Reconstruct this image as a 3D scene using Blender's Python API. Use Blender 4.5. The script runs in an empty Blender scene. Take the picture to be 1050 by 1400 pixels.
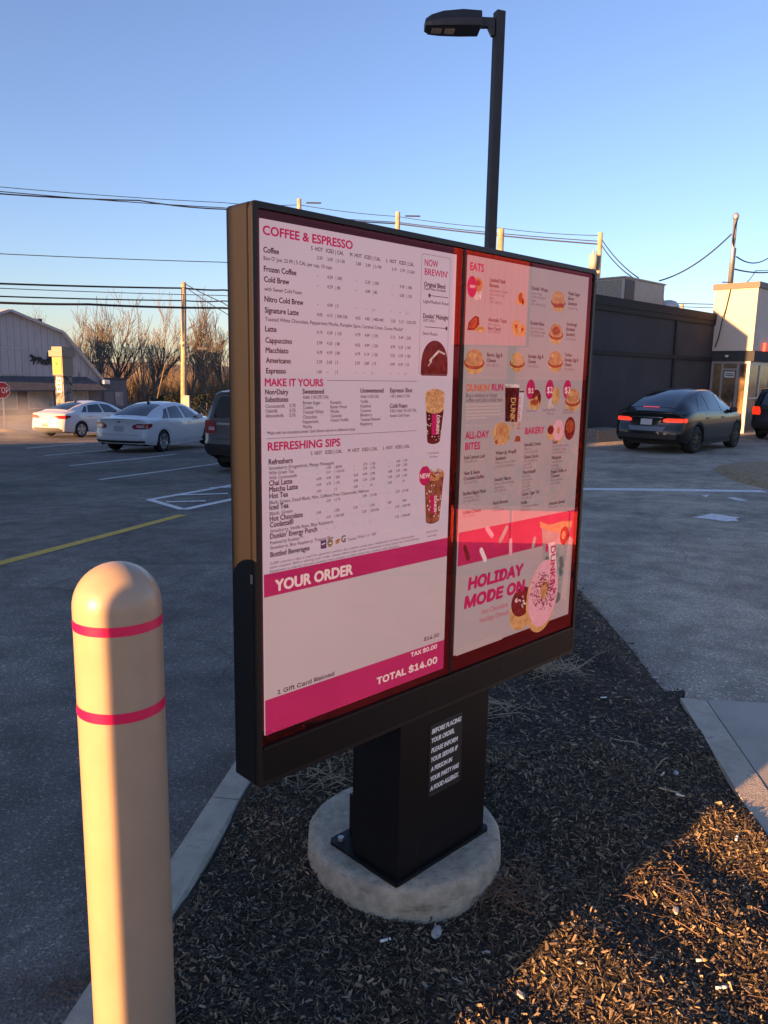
import bpy, bmesh, math, random
import numpy as np
from mathutils import Vector, Matrix
random.seed(7)
RNG = np.random.default_rng(11)
R = math.radians
scene = bpy.context.scene
COL = scene.collection

# ------------------------------------------------------------------ camera, world, sun, exposure
PITCH, ROLL, FPX = R(10.1), 0.018, 1052.0
CAM = Vector((0, 0, 1.68))
cd = bpy.data.cameras.new('camera'); cam = bpy.data.objects.new('camera', cd); COL.objects.link(cam)
cd.sensor_fit = 'VERTICAL'; cd.sensor_height = 36.0; cd.lens = 36.0 * FPX / 1400.0
cd.clip_start = 0.05; cd.clip_end = 3000
FW = Vector((0, math.cos(PITCH), -math.sin(PITCH)))
D0 = Vector((0, -math.sin(PITCH), -math.cos(PITCH))); R0 = Vector((1, 0, 0))
RT = math.cos(ROLL) * R0 - math.sin(ROLL) * D0
DN = math.sin(ROLL) * R0 + math.cos(ROLL) * D0
cam.matrix_world = Matrix(((RT.x, -DN.x, -FW.x, CAM.x), (RT.y, -DN.y, -FW.y, CAM.y), (RT.z, -DN.z, -FW.z, CAM.z), (0, 0, 0, 1)))
scene.camera = cam

SUN_AZ, SUN_EL = R(47.0), R(8.0)          # the direction the light travels towards, and its height
EXPOSURE = 2.0
EM = 2.0 ** (-EXPOSURE)
w = bpy.data.worlds.new('World'); scene.world = w; w.use_nodes = True
nt = w.node_tree; nt.nodes.clear()
sky = nt.nodes.new('ShaderNodeTexSky'); sky.sky_type = 'NISHITA'; sky.sun_disc = False
sky.sun_elevation = SUN_EL; sky.sun_rotation = SUN_AZ + math.pi
sky.air_density = 1.0; sky.dust_density = 0.5; sky.ozone_density = 5.0
bg = nt.nodes.new('ShaderNodeBackground'); bg.inputs[1].default_value = 0.115
wo = nt.nodes.new('ShaderNodeOutputWorld')
tint = nt.nodes.new('ShaderNodeMixRGB'); tint.blend_type = 'MULTIPLY'; tint.inputs[0].default_value = 1.0; tint.inputs[2].default_value = (.99, .88, .95, 1)   # the evening air is a little more violet than the model
nt.links.new(sky.outputs[0], tint.inputs[1]); nt.links.new(tint.outputs[0], bg.inputs[0]); nt.links.new(bg.outputs[0], wo.inputs[0])
sd = bpy.data.lights.new('sun', 'SUN'); sun = bpy.data.objects.new('sun', sd); COL.objects.link(sun)
sd.energy = 4.2; sd.angle = R(0.28); sd.color = (1.0, 0.62, 0.31)
SUND = Vector((math.sin(SUN_AZ) * math.cos(SUN_EL), math.cos(SUN_AZ) * math.cos(SUN_EL), -math.sin(SUN_EL)))
sun.rotation_euler = SUND.to_track_quat('-Z', 'Y').to_euler()
sun.location = (-20, -20, 10)
scene.view_settings.view_transform = 'Standard'; scene.view_settings.look = 'None'
scene.view_settings.exposure = EXPOSURE; scene.view_settings.gamma = 1.0
scene.view_settings.use_white_balance = True; scene.view_settings.white_balance_temperature = 9800; scene.view_settings.white_balance_tint = 24
try: scene.view_settings.use_curve_mapping = False
except Exception: pass
scene.render.engine = 'CYCLES'; scene.cycles.max_bounces = 6

# ------------------------------------------------------------------ geometry helpers
def ray(px, py): return FW + RT * ((px - 525) / FPX) + DN * ((py - 700) / FPX)
def at(px, py, Y):
    r = ray(px, py); return CAM + r * (Y / r.y)
def onplane(px, py, P, n):
    r = ray(px, py); return CAM + r * ((P - CAM).dot(n) / r.dot(n))
def onz(px, py, z):
    r = ray(px, py); return CAM + r * ((z - CAM.z) / r.z)
def sm(t):
    t = min(1.0, max(0.0, t)); return t * t * (3 - 2 * t)
def zg(x, y):
    a = .037 + (.011 - .037) * sm((x + 5) / 9)
    return -0.05 - max(0.0, min(y, 44) - 4) * a
def gnd(px, py):
    p = onz(px, py, -.05)
    for i in range(80):
        p = p * .5 + onz(px, py, zg(p.x, p.y)) * .5
    return p

class MB:
    """collects vertices and faces, builds ONE mesh object"""
    def __init__(self): self.v = []; self.f = []; self.smooth = []
    def add(self, vs, fs, smooth=False):
        o = len(self.v); self.v += [tuple(p) for p in vs]
        self.f += [tuple(i + o for i in f) for f in fs]; self.smooth += [smooth] * len(fs); return self
    def box(self, c, s, rz=0.0, bev=0.0):
        c = Vector(c); hx, hy, hz = s[0] / 2, s[1] / 2, s[2] / 2
        if bev <= 0:
            vs = [Vector((x, y, z)) for z in (-hz, hz) for x, y in ((-hx, -hy), (hx, -hy), (hx, hy), (-hx, hy))]
            fs = [(3, 2, 1, 0), (4, 5, 6, 7), (0, 1, 5, 4), (1, 2, 6, 5), (2, 3, 7, 6), (3, 0, 4, 7)]
        else:
            bm = bmesh.new(); bmesh.ops.create_cube(bm, size=1.0)
            for v in bm.verts: v.co = Vector((v.co.x * s[0], v.co.y * s[1], v.co.z * s[2]))
            bmesh.ops.bevel(bm, geom=bm.edges[:], offset=bev, segments=2, profile=0.5, affect='EDGES')
            bm.verts.index_update()
            vs = [v.co.copy() for v in bm.verts]; fs = [[v.index for v in f.verts] for f in bm.faces]; bm.free()
        m = Matrix.Rotation(rz, 3, 'Z')
        return self.add([m @ v + c for v in vs], fs)
    def obox(self, P, a, b, c):
        """box from corner P along three edge vectors"""
        P, a, b, c = Vector(P), Vector(a), Vector(b), Vector(c)
        vs = [P, P + a, P + a + b, P + b, P + c, P + a + c, P + a + b + c, P + b + c]
        fs = [(3, 2, 1, 0), (4, 5, 6, 7), (0, 1, 5, 4), (1, 2, 6, 5), (2, 3, 7, 6), (3, 0, 4, 7)]
        if a.cross(b).dot(c) < 0: fs = [f[::-1] for f in fs]
        return self.add(vs, fs)
    def tube(self, pts, rad, n=8, caps=True, smooth=True):
        pts = [Vector(p) for p in pts]; k = len(pts)
        if not hasattr(rad, '__len__'): rad = [rad] * k
        vs = []; fs = []; prev = None
        for i, p in enumerate(pts):
            d = (pts[min(i + 1, k - 1)] - pts[max(i - 1, 0)])
            if d.length < 1e-9: d = Vector((0, 0, 1))
            d.normalize()
            if prev is None:
                a = d.orthogonal().normalized()
            else:
                a = prev - d * prev.dot(d)
                a = a.normalized() if a.length > 1e-6 else d.orthogonal().normalized()
            prev = a; b = d.cross(a)
            for j in range(n):
                t = 2 * math.pi * j / n; vs.append(p + (a * math.cos(t) + b * math.sin(t)) * rad[i])
        for i in range(k - 1):
            for j in range(n):
                j2 = (j + 1) % n
                fs.append((i * n + j, i * n + j2, (i + 1) * n + j2, (i + 1) * n + j))
        if caps:
            fs.append(tuple(range(n - 1, -1, -1))); fs.append(tuple((k - 1) * n + j for j in range(n)))
        return self.add(vs, fs, smooth)
    def lathe(self, c, prof, n=32, smooth=True, axis='Z'):
        c = Vector(c); vs = []; fs = []
        for r, z in prof:
            for j in range(n):
                t = 2 * math.pi * j / n
                if axis == 'Z': p = Vector((r * math.cos(t), r * math.sin(t), z))
                else: p = Vector((r * math.cos(t), z, r * math.sin(t)))
                vs.append(p + c)
        k = len(prof)
        for i in range(k - 1):
            for j in range(n):
                j2 = (j + 1) % n; q = (i * n + j, i * n + j2, (i + 1) * n + j2, (i + 1) * n + j)
                fs.append(q if axis == 'Z' else q[::-1])
        return self.add(vs, fs, smooth)
    def prism(self, poly, e):
        """closed flat polygon (3D points) thickened by vector e"""
        poly = [Vector(p) for p in poly]; e = Vector(e); k = len(poly)
        vs = poly + [p + e for p in poly]
        fs = [tuple(range(k))[::-1], tuple(range(k, 2 * k))] + [(i, (i + 1) % k, (i + 1) % k + k, i + k) for i in range(k)]
        nrm = Vector((0, 0, 0))
        for i in range(k): nrm += poly[i].cross(poly[(i + 1) % k])
        if nrm.dot(e) < 0: fs = [f[::-1] for f in fs]
        return self.add(vs, fs)
    def grid(self, rows, smooth=True, flip=False):
        n = len(rows[0]); vs = [p for r in rows for p in r]; fs = []
        for i in range(len(rows) - 1):
            for j in range(n - 1):
                q = (i * n + j, i * n + j + 1, (i + 1) * n + j + 1, (i + 1) * n + j)
                fs.append(q[::-1] if flip else q)
        return self.add(vs, fs, smooth)
    def build(self, name, mat, parent=None, autosm=False):
        me = bpy.data.meshes.new(name); me.from_pydata(self.v, [], self.f); me.update()
        if any(self.smooth): me.polygons.foreach_set('use_smooth', self.smooth)
        if mat is not None: me.materials.append(mat)
        o = bpy.data.objects.new(name, me); COL.objects.link(o)
        if parent is not None: o.parent = parent
        return o

def tag(o, label=None, cat=None, group=None, kind=None):
    if label: o['label'] = label
    if cat: o['category'] = cat
    if group: o['group'] = group
    if kind: o['kind'] = kind
    return o
def empty(name, loc=(0, 0, 0), rz=0.0):
    o = bpy.data.objects.new(name, None); COL.objects.link(o); o.location = loc; o.rotation_euler = (0, 0, rz)
    o.empty_display_size = 0.2; return o
def copy_tree(o, parent=None):
    c = o.copy(); COL.objects.link(c); c.parent = parent
    for ch in list(o.children): copy_tree(ch, c)
    return c

# ------------------------------------------------------------------ materials
def mat(name, col, rough=0.6, metal=0.0, var=0.0, vscale=5.0, bump=0.0, bscale=40.0, spec=0.5, coat=0.0, emit=None, estr=1.0, col2=None, detail=4.0, lo=.35, hi=.65):
    m = bpy.data.materials.new(name); m.use_nodes = True; t = m.node_tree; b = t.nodes['Principled BSDF']
    b.inputs['Base Color'].default_value = (*col, 1); b.inputs['Roughness'].default_value = rough
    b.inputs['Metallic'].default_value = metal; b.inputs['Specular IOR Level'].default_value = spec
    if coat: b.inputs['Coat Weight'].default_value = coat; b.inputs['Coat Roughness'].default_value = 0.04
    tc = t.nodes.new('ShaderNodeTexCoord')
    if var > 0 or col2:
        no = t.nodes.new('ShaderNodeTexNoise'); no.inputs['Scale'].default_value = vscale; no.inputs['Detail'].default_value = detail
        no.inputs['Roughness'].default_value = .62
        t.links.new(tc.outputs['Object'], no.inputs['Vector'])
        cr = t.nodes.new('ShaderNodeValToRGB')
        c2 = col2 if col2 else tuple(min(1, c * (1 + var)) for c in col)
        c1 = col if col2 else tuple(c * (1 - var) for c in col)
        cr.color_ramp.elements[0].color = (*c1, 1); cr.color_ramp.elements[1].color = (*c2, 1)
        cr.color_ramp.elements[0].position = lo; cr.color_ramp.elements[1].position = hi
        t.links.new(no.outputs['Fac'], cr.inputs[0]); t.links.new(cr.outputs[0], b.inputs['Base Color'])
    if bump > 0:
        n2 = t.nodes.new('ShaderNodeTexNoise'); n2.inputs['Scale'].default_value = bscale; n2.inputs['Detail'].default_value = 5
        t.links.new(tc.outputs['Object'], n2.inputs['Vector'])
        bp = t.nodes.new('ShaderNodeBump'); bp.inputs['Strength'].default_value = bump; bp.inputs['Distance'].default_value = 0.02
        t.links.new(n2.outputs['Fac'], bp.inputs['Height']); t.links.new(bp.outputs[0], b.inputs['Normal'])
    if emit: b.inputs['Emission Color'].default_value = (*emit, 1); b.inputs['Emission Strength'].default_value = estr
    return m
def emat(name, col, k=1.0, var=0.0, vscale=60.0):
    m = bpy.data.materials.new(name); m.use_nodes = True; t = m.node_tree; t.nodes.clear()
    e = t.nodes.new('ShaderNodeEmission'); e.inputs[0].default_value = (*col, 1); e.inputs[1].default_value = k * EM
    o = t.nodes.new('ShaderNodeOutputMaterial'); t.links.new(e.outputs[0], o.inputs[0])
    if var > 0:
        tc = t.nodes.new('ShaderNodeTexCoord'); no = t.nodes.new('ShaderNodeTexNoise')
        no.inputs['Scale'].default_value = vscale; no.inputs['Detail'].default_value = 4
        t.links.new(tc.outputs['Object'], no.inputs['Vector'])
        cr = t.nodes.new('ShaderNodeValToRGB')
        cr.color_ramp.elements[0].position = .35; cr.color_ramp.elements[1].position = .65
        cr.color_ramp.elements[0].color = (*[c * (1 - var) for c in col], 1); cr.color_ramp.elements[1].color = (*[min(1, c * (1 + var)) for c in col], 1)
        t.links.new(no.outputs['Fac'], cr.inputs[0]); t.links.new(cr.outputs[0], e.inputs[0])
    return m

def asphalt_mat():
    m = bpy.data.materials.new('asphalt'); m.use_nodes = True; t = m.node_tree; b = t.nodes['Principled BSDF']
    tc = t.nodes.new('ShaderNodeTexCoord')
    def noise(s, d=4):
        n = t.nodes.new('ShaderNodeTexNoise'); n.inputs['Scale'].default_value = s; n.inputs['Detail'].default_value = d
        t.links.new(tc.outputs['Object'], n.inputs['Vector']); return n
    def ramp(src, a, bb, p0, p1):
        c = t.nodes.new('ShaderNodeValToRGB'); c.color_ramp.elements[0].color = (*a, 1); c.color_ramp.elements[1].color = (*bb, 1)
        c.color_ramp.elements[0].position = p0; c.color_ramp.elements[1].position = p1
        t.links.new(src, c.inputs[0]); return c
    def mix(a, bb, f=None, mode='MIX', fac=1.0):
        x = t.nodes.new('ShaderNodeMixRGB'); x.blend_type = mode; x.inputs[0].default_value = fac
        if f is not None: t.links.new(f, x.inputs[0])
        t.links.new(a, x.inputs[1]); t.links.new(bb, x.inputs[2]); return x
    fine = ramp(noise(120, 3).outputs['Fac'], (.112, .099, .085), (.31, .278, .238), .32, .74)
    vor = t.nodes.new('ShaderNodeTexVoronoi'); vor.inputs['Scale'].default_value = 90; t.links.new(tc.outputs['Object'], vor.inputs['Vector'])
    sp = t.nodes.new('ShaderNodeSeparateColor'); t.links.new(vor.outputs['Color'], sp.inputs[0])
    speck = ramp(sp.outputs[0], (.82, .82, .82), (1.6, 1.58, 1.55), .80, 1.0)
    col = mix(fine.outputs[0], speck.outputs[0], mode='MULTIPLY')
    big = ramp(noise(.55, 6).outputs['Fac'], (.72, .72, .74), (1.35, 1.33, 1.30), .35, .68)
    col = mix(col.outputs[0], big.outputs[0], mode='MULTIPLY')
    mid = ramp(noise(4.0, 5).outputs['Fac'], (.8, .8, .8), (1.2, 1.2, 1.2), .35, .65)
    col = mix(col.outputs[0], mid.outputs[0], mode='MULTIPLY')
    wob = noise(1.3, 5); va_ = t.nodes.new('ShaderNodeVectorMath'); va_.operation = 'MULTIPLY_ADD'; va_.inputs[1].default_value = (.9, .9, 0); t.links.new(wob.outputs['Color'], va_.inputs[0]); t.links.new(tc.outputs['Object'], va_.inputs[2])
    vc = t.nodes.new('ShaderNodeTexVoronoi'); vc.feature = 'DISTANCE_TO_EDGE'; vc.inputs['Scale'].default_value = .22; t.links.new(va_.outputs[0], vc.inputs['Vector'])
    crack = ramp(vc.outputs['Distance'], (.72, .72, .72), (1, 1, 1), .001, .005); col = mix(col.outputs[0], crack.outputs[0], mode='MULTIPLY')
    oil = ramp(noise(.9, 3).outputs['Fac'], (1, 1, 1), (.62, .62, .62), .66, .74); col = mix(col.outputs[0], oil.outputs[0], mode='MULTIPLY')
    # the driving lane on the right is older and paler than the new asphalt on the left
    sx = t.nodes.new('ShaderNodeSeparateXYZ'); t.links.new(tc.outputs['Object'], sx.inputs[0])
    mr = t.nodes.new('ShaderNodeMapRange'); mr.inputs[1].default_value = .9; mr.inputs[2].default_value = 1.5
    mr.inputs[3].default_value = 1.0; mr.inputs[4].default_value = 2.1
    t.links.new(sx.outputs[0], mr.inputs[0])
    warm = t.nodes.new('ShaderNodeMixRGB'); warm.blend_type = 'MULTIPLY'; warm.inputs[2].default_value = (1.0, .94, .85, 1)   # warm tint in the lane colour, offsetting the blue sky light
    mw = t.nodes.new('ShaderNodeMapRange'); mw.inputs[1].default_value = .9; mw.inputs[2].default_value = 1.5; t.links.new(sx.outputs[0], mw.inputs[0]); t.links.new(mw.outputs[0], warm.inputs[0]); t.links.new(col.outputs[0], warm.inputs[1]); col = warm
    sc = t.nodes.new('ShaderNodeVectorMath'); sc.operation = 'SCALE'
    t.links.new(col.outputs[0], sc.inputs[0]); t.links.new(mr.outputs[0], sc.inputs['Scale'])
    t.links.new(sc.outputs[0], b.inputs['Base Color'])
    b.inputs['Roughness'].default_value = .85; b.inputs['Specular IOR Level'].default_value = .35
    bp = t.nodes.new('ShaderNodeBump'); bp.inputs['Strength'].default_value = .9; bp.inputs['Distance'].default_value = .008
    t.links.new(vor.outputs['Distance'], bp.inputs['Height']); t.links.new(bp.outputs[0], b.inputs['Normal'])
    return m

def siding_mat(name, col, pitch=.3, wear=(.16, .13, .11), ang=0.0):
    """vertical boards: dark joints and flaked paint"""
    m = bpy.data.materials.new(name); m.use_nodes = True; t = m.node_tree; b = t.nodes['Principled BSDF']
    tc = t.nodes.new('ShaderNodeTexCoord'); mp = t.nodes.new('ShaderNodeMapping'); mp.inputs['Rotation'].default_value = (0, 0, ang)
    t.links.new(tc.outputs['Object'], mp.inputs['Vector'])
    wv = t.nodes.new('ShaderNodeTexWave'); wv.wave_profile = 'SAW'; wv.bands_direction = 'X'; wv.inputs['Scale'].default_value = 0.314 / pitch
    t.links.new(mp.outputs[0], wv.inputs['Vector'])
    c = t.nodes.new('ShaderNodeValToRGB'); c.color_ramp.elements[0].color = (*[x * .45 for x in col], 1); c.color_ramp.elements[1].color = (*col, 1)
    c.color_ramp.elements[0].position = .02; c.color_ramp.elements[1].position = .10
    t.links.new(wv.outputs['Fac'], c.inputs[0])
    st = t.nodes.new('ShaderNodeMapping'); st.inputs['Scale'].default_value = (3.2, 3.2, .55); t.links.new(mp.outputs[0], st.inputs['Vector'])
    n = t.nodes.new('ShaderNodeTexNoise'); n.inputs['Scale'].default_value = 1.0; n.inputs['Detail'].default_value = 7; t.links.new(st.outputs[0], n.inputs['Vector'])
    r = t.nodes.new('ShaderNodeValToRGB'); r.color_ramp.elements[0].position = .60; r.color_ramp.elements[1].position = .72
    t.links.new(n.outputs['Fac'], r.inputs[0])
    mx = t.nodes.new('ShaderNodeMixRGB'); mx.inputs[2].default_value = (*wear, 1)
    t.links.new(r.outputs[0], mx.inputs[0]); t.links.new(c.outputs[0], mx.inputs[1]); t.links.new(mx.outputs[0], b.inputs['Base Color'])
    b.inputs['Roughness'].default_value = .8
    return m

def glass_cover():
    """clear cover glass with the red cast that its anti-reflection film gives to reflections"""
    m = bpy.data.materials.new('cover_glass'); m.use_nodes = True; t = m.node_tree; t.nodes.clear()
    g = t.nodes.new('ShaderNodeBsdfGlossy'); g.inputs[0].default_value = (1.0, .10, .13, 1); g.inputs['Roughness'].default_value = .012
    tr = t.nodes.new('ShaderNodeBsdfTransparent'); tr.inputs[0].default_value = (.97, .95, .97, 1)
    fr = t.nodes.new('ShaderNodeFresnel'); fr.inputs[0].default_value = 1.6
    ml = t.nodes.new('ShaderNodeMath'); ml.operation = 'MULTIPLY'; ml.inputs[1].default_value = 1.7; ml.use_clamp = True
    t.links.new(fr.outputs[0], ml.inputs[0])
    mx = t.nodes.new('ShaderNodeMixShader'); t.links.new(ml.outputs[0], mx.inputs[0])
    t.links.new(tr.outputs[0], mx.inputs[1]); t.links.new(g.outputs[0], mx.inputs[2])
    o = t.nodes.new('ShaderNodeOutputMaterial'); t.links.new(mx.outputs[0], o.inputs[0])
    return m

M = dict(
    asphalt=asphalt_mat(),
    road=mat('road_asphalt', (.20, .19, .18), .9, var=.2, vscale=2, bump=.3, bscale=60),
    soil=mat('dark_soil', (.018, .014, .011), .95, col2=(.05, .038, .028), vscale=30, bump=.9, bscale=55),
    soil2=mat('dry_soil', (.22, .15, .085), .95, col2=(.44, .31, .18), vscale=14, bump=.9, bscale=40),
    kerb=mat('kerb_concrete', (.38, .325, .25), .9, col2=(.52, .45, .35), vscale=9, bump=.35, bscale=120),
    pad=mat('pad_concrete', (.32, .275, .205), .92, col2=(.50, .435, .335), vscale=26, bump=.5, bscale=130, detail=10),
    slab=mat('slab_concrete', (.34, .305, .245), .9, col2=(.43, .39, .32), vscale=3.5, bump=.25, bscale=140),
    white_line=mat('white_line_paint', (.58, .57, .55), .8, col2=(.85, .83, .80), vscale=16, detail=8),
    yellow_line=mat('yellow_line_paint', (.58, .34, .06), .8, col2=(.80, .47, .08), vscale=16, detail=8),
    black=mat('black_powder_coat', (.007, .007, .008), .5, bump=.06, bscale=900, spec=.22),
    bronze=mat('dark_bronze_coat', (.012, .0115, .012), .42, bump=.12, bscale=700, spec=.32),
    dark_pole=mat('dark_pole_paint', (.016, .017, .020), .5, var=.15),
    bezel=mat('screen_bezel', (.006, .005, .006), .35),
    beige=mat('beige_plastic', (.39, .29, .205), .36, var=.05, vscale=7, coat=.2, bump=.10, bscale=6),
    pink=mat('pink_tape', (.85, .016, .10), .35),
    white_paint=mat('white_car_paint', (.66, .66, .68), .35, coat=.9),
    grey_paint=mat('grey_car_paint', (.10, .104, .110), .35, metal=.5, coat=.9),
    black_paint=mat('black_car_paint', (.004, .004, .004), .3, coat=.7, spec=.15),
    dark_paint=mat('charcoal_car_paint', (.022, .022, .024), .35, coat=.8),
    car_glass=mat('car_glass', (.010, .013, .017), .04, spec=.9),
    plastic=mat('black_plastic', (.012, .012, .013), .6),
    grey_plastic=mat('grey_plastic', (.09, .09, .095), .5),
    tyre=mat('tyre_rubber', (.014, .014, .015), .85),
    rim=mat('alloy_rim', (.45, .45, .47), .3, metal=.9),
    dark_rim=mat('dark_rim', (.02, .02, .022), .35, metal=.6),
    chrome=mat('chrome_trim', (.6, .6, .62), .15, metal=1.0),
    lens=mat('red_lens', (.35, .012, .014), .12, coat=1.0),
    lens_clear=mat('clear_lens', (.55, .40, .42), .12, coat=1.0),
    lens_lit=mat('lit_red_lens', (.5, .02, .02), .2, emit=(1.0, .045, .02), estr=1.0 * EM),
    plate=mat('licence_plate', (.40, .41, .42), .5),
    plate_ink=mat('plate_ink', (.08, .09, .12), .6),
    steel=mat('galvanised_steel', (.42, .42, .42), .4, metal=.7, var=.12),
    alum=mat('brushed_aluminium', (.45, .45, .46), .35, metal=.7),
    stop_red=mat('stop_red', (.40, .010, .022), .5), sign_white=mat('sign_white', (.75, .75, .75), .5),
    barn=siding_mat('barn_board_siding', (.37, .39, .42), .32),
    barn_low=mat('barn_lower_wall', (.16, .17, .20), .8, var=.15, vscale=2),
    shingle=mat('slate_shingle', (.050, .058, .070), .9, col2=(.095, .105, .12), vscale=6, bump=.4, bscale=18),
    trim=mat('pale_trim', (.42, .42, .43), .7),
    shop_glass=mat('shop_window', (.20, .24, .27), .15, col2=(.36, .41, .43), vscale=.9, spec=.8),
    ext=mat('grey_block_wall', (.13, .14, .165), .85, var=.1, vscale=2),
    cut_black=mat('black_cut_metal', (.010, .011, .014), .6),
    stone=mat('field_stone', (.07, .065, .06), .9, col2=(.24, .22, .20), vscale=4.5, bump=.8, bscale=9, lo=.45, hi=.55),
    sign_box=mat('tan_sign_box', (.21, .18, .14), .6), sign_yellow=mat('yellow_sign_panel', (.50, .30, .055), .5),
    brick=mat('chimney_brick', (.24, .15, .11), .9, var=.25, vscale=8),
    wood=mat('weathered_pole_wood', (.30, .235, .16), .9, col2=(.48, .38, .25), vscale=3.5, bump=.3, bscale=30),
    wire=mat('wire', (.012, .012, .014), .6),
    bark=mat('grey_bark', (.10, .088, .074), .95, col2=(.19, .165, .138), vscale=8),
    bark_pale=mat('pale_bark', (.26, .21, .16), .95, col2=(.40, .33, .26), vscale=8),
    brush=mat('brown_brush', (.12, .09, .06), .95, col2=(.22, .165, .11), vscale=3),
    evergreen=mat('dark_evergreen', (.020, .026, .016), .9, var=.35, vscale=6),
    hill=mat('wooded_hill', (.10, .070, .048), .95, col2=(.19, .13, .09), vscale=.35, bump=.8, bscale=.8, detail=8),
    verge=mat('winter_grass', (.13, .11, .065), .95, col2=(.24, .19, .115), vscale=3, bump=.5, bscale=30),
    dark_wall=mat('charcoal_stucco', (.036, .038, .044), .88, var=.14, vscale=.9, bump=.25, bscale=60, detail=7),
    dark_trim=mat('charcoal_metal', (.022, .023, .026), .7, spec=.2),
    stucco=mat('cream_stucco', (.54, .485, .42), .85, var=.05, vscale=1.2, bump=.15, bscale=80),
    stucco_cap=mat('grey_brown_coping', (.115, .105, .095), .6),
    frame_alu=mat('door_aluminium', (.36, .37, .38), .4, metal=.5),
    interior=mat('shop_interior_glass', (.07, .05, .035), .08, col2=(.26, .18, .11), vscale=1.3, spec=.9),
    notice=mat('notice_paper', (.55, .60, .62), .6),
    orange_red=mat('red_sign', (.62, .02, .03), .4, emit=(1, .05, .06), estr=.45 * EM),
    ac=mat('rooftop_unit_metal', (.34, .34, .31), .55, var=.06, vscale=3), ac_dark=mat('rooftop_unit_dark', (.045, .05, .06), .6),
    ac_grille=mat('rooftop_unit_grille', (.24, .22, .185), .7, var=.25, vscale=18),
    vent=mat('spun_aluminium_vent', (.62, .60, .56), .45, metal=.3),
    white=mat('white_plastic', (.75, .75, .74), .5), twig=mat('pale_straw', (.34, .26, .16), .85, col2=(.56, .45, .30), vscale=12),
    needle=mat('red_brown_needles', (.16, .085, .05), .85, col2=(.30, .19, .12), vscale=12),
    filter=mat('cork_filter', (.55, .28, .08), .8), rock=mat('pale_rock', (.36, .34, .31), .9, col2=(.55, .52, .47), vscale=20, bump=.5, bscale=60),
    white_block=mat('whitewashed_block', (.78, .74, .68), .8, var=.06),
    skin=mat('skin', (.45, .26, .19), .6), jacket=mat('red_jacket', (.32, .06, .05), .8), trousers=mat('dark_trousers', (.03, .03, .04), .8), hair=mat('dark_hair', (.015, .012, .010), .7),
    clap=mat('pale_clapboard', (.50, .47, .43), .8, var=.06), roof=mat('asphalt_roof', (.06, .058, .056), .9, var=.2, vscale=4),
    hedge=mat('bare_hedge', (.16, .115, .08), .95, col2=(.30, .22, .15), vscale=7),
    cover=glass_cover(),
)

def scuffs(m, col, scale, lo, hi):
    t = m.node_tree; b = t.nodes['Principled BSDF']; old = b.inputs['Base Color'].links[0].from_socket if b.inputs['Base Color'].links else None
    tc = t.nodes.new('ShaderNodeTexCoord'); mp = t.nodes.new('ShaderNodeMapping'); mp.inputs['Scale'].default_value = scale; t.links.new(tc.outputs['Object'], mp.inputs['Vector'])
    n = t.nodes.new('ShaderNodeTexNoise'); n.inputs['Scale'].default_value = 1.0; n.inputs['Detail'].default_value = 6; n.inputs['Roughness'].default_value = .7; t.links.new(mp.outputs[0], n.inputs['Vector'])
    r = t.nodes.new('ShaderNodeValToRGB'); r.color_ramp.elements[0].position = lo; r.color_ramp.elements[1].position = hi; t.links.new(n.outputs['Fac'], r.inputs[0])
    mx = t.nodes.new('ShaderNodeMixRGB'); mx.inputs[2].default_value = (*col, 1); t.links.new(r.outputs[0], mx.inputs[0])
    if old: t.links.new(old, mx.inputs[1])
    else: mx.inputs[1].default_value = b.inputs['Base Color'].default_value
    t.links.new(mx.outputs[0], b.inputs['Base Color'])
scuffs(M['beige'], (.22, .16, .11), (38, 38, 60), .70, .76)            # small rubs and specks on the bollard
scuffs(M['black'], (.05, .047, .042), (14, 14, 5), .62, .80)           # dust on the black coat
scuffs(M['pad'], (.16, .14, .11), (7, 7, 22), .56, .70)                # damp stains on the footing
scuffs(M['kerb'], (.20, .18, .15), (9, 9, 9), .58, .72)
scuffs(M['stucco'], (.40, .36, .31), (1.2, 1.2, .35), .58, .74)
scuffs(M['dark_wall'], (.060, .060, .062), (1.6, 1.6, .3), .58, .74)

# ------------------------------------------------------------------ the ground
def plain(o): return tag(o, kind='structure')
def axis(segs):
    out = []
    for a, b, st in segs:
        n = max(1, int(round((b - a) / st))); out += [a + (b - a) * i / n for i in range(n)]
    return out + [segs[-1][1]]
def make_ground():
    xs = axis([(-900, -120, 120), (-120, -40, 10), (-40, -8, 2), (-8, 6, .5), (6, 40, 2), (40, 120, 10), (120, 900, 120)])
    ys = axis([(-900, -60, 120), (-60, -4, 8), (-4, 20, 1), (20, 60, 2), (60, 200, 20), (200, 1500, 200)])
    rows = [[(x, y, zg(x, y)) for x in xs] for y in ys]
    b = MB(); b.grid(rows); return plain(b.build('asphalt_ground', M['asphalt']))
make_ground()

def sheet(name, poly, material, dz=.004, sub=8):
    """painted marking: a quad strip (4 corners) laid just above the ground"""
    a, b_, c, d = [Vector((p[0], p[1], 0)) for p in poly]
    rows = []
    for i in range(sub + 1):
        s = i / sub; p0 = a.lerp(d, s); p1 = b_.lerp(c, s); row = []
        for j in range(3):
            q = p0.lerp(p1, j / 2); row.append((q.x, q.y, zg(q.x, q.y) + dz))
        rows.append(row)
    b = MB(); b.grid(rows, flip=False); o = b.build(name, material)
    return plain(o)
def line(name, p, q, width, material, ext=0.0, dz=.004):
    p = Vector((p[0], p[1], 0)); q = Vector((q[0], q[1], 0)); d = (q - p).normalized(); q = q + d * ext
    s = Vector((d.y, -d.x, 0)) * width / 2
    return sheet(name, (p - s, p + s, q + s, q - s), material, dz, sub=max(2, int((q - p).length)))
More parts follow.
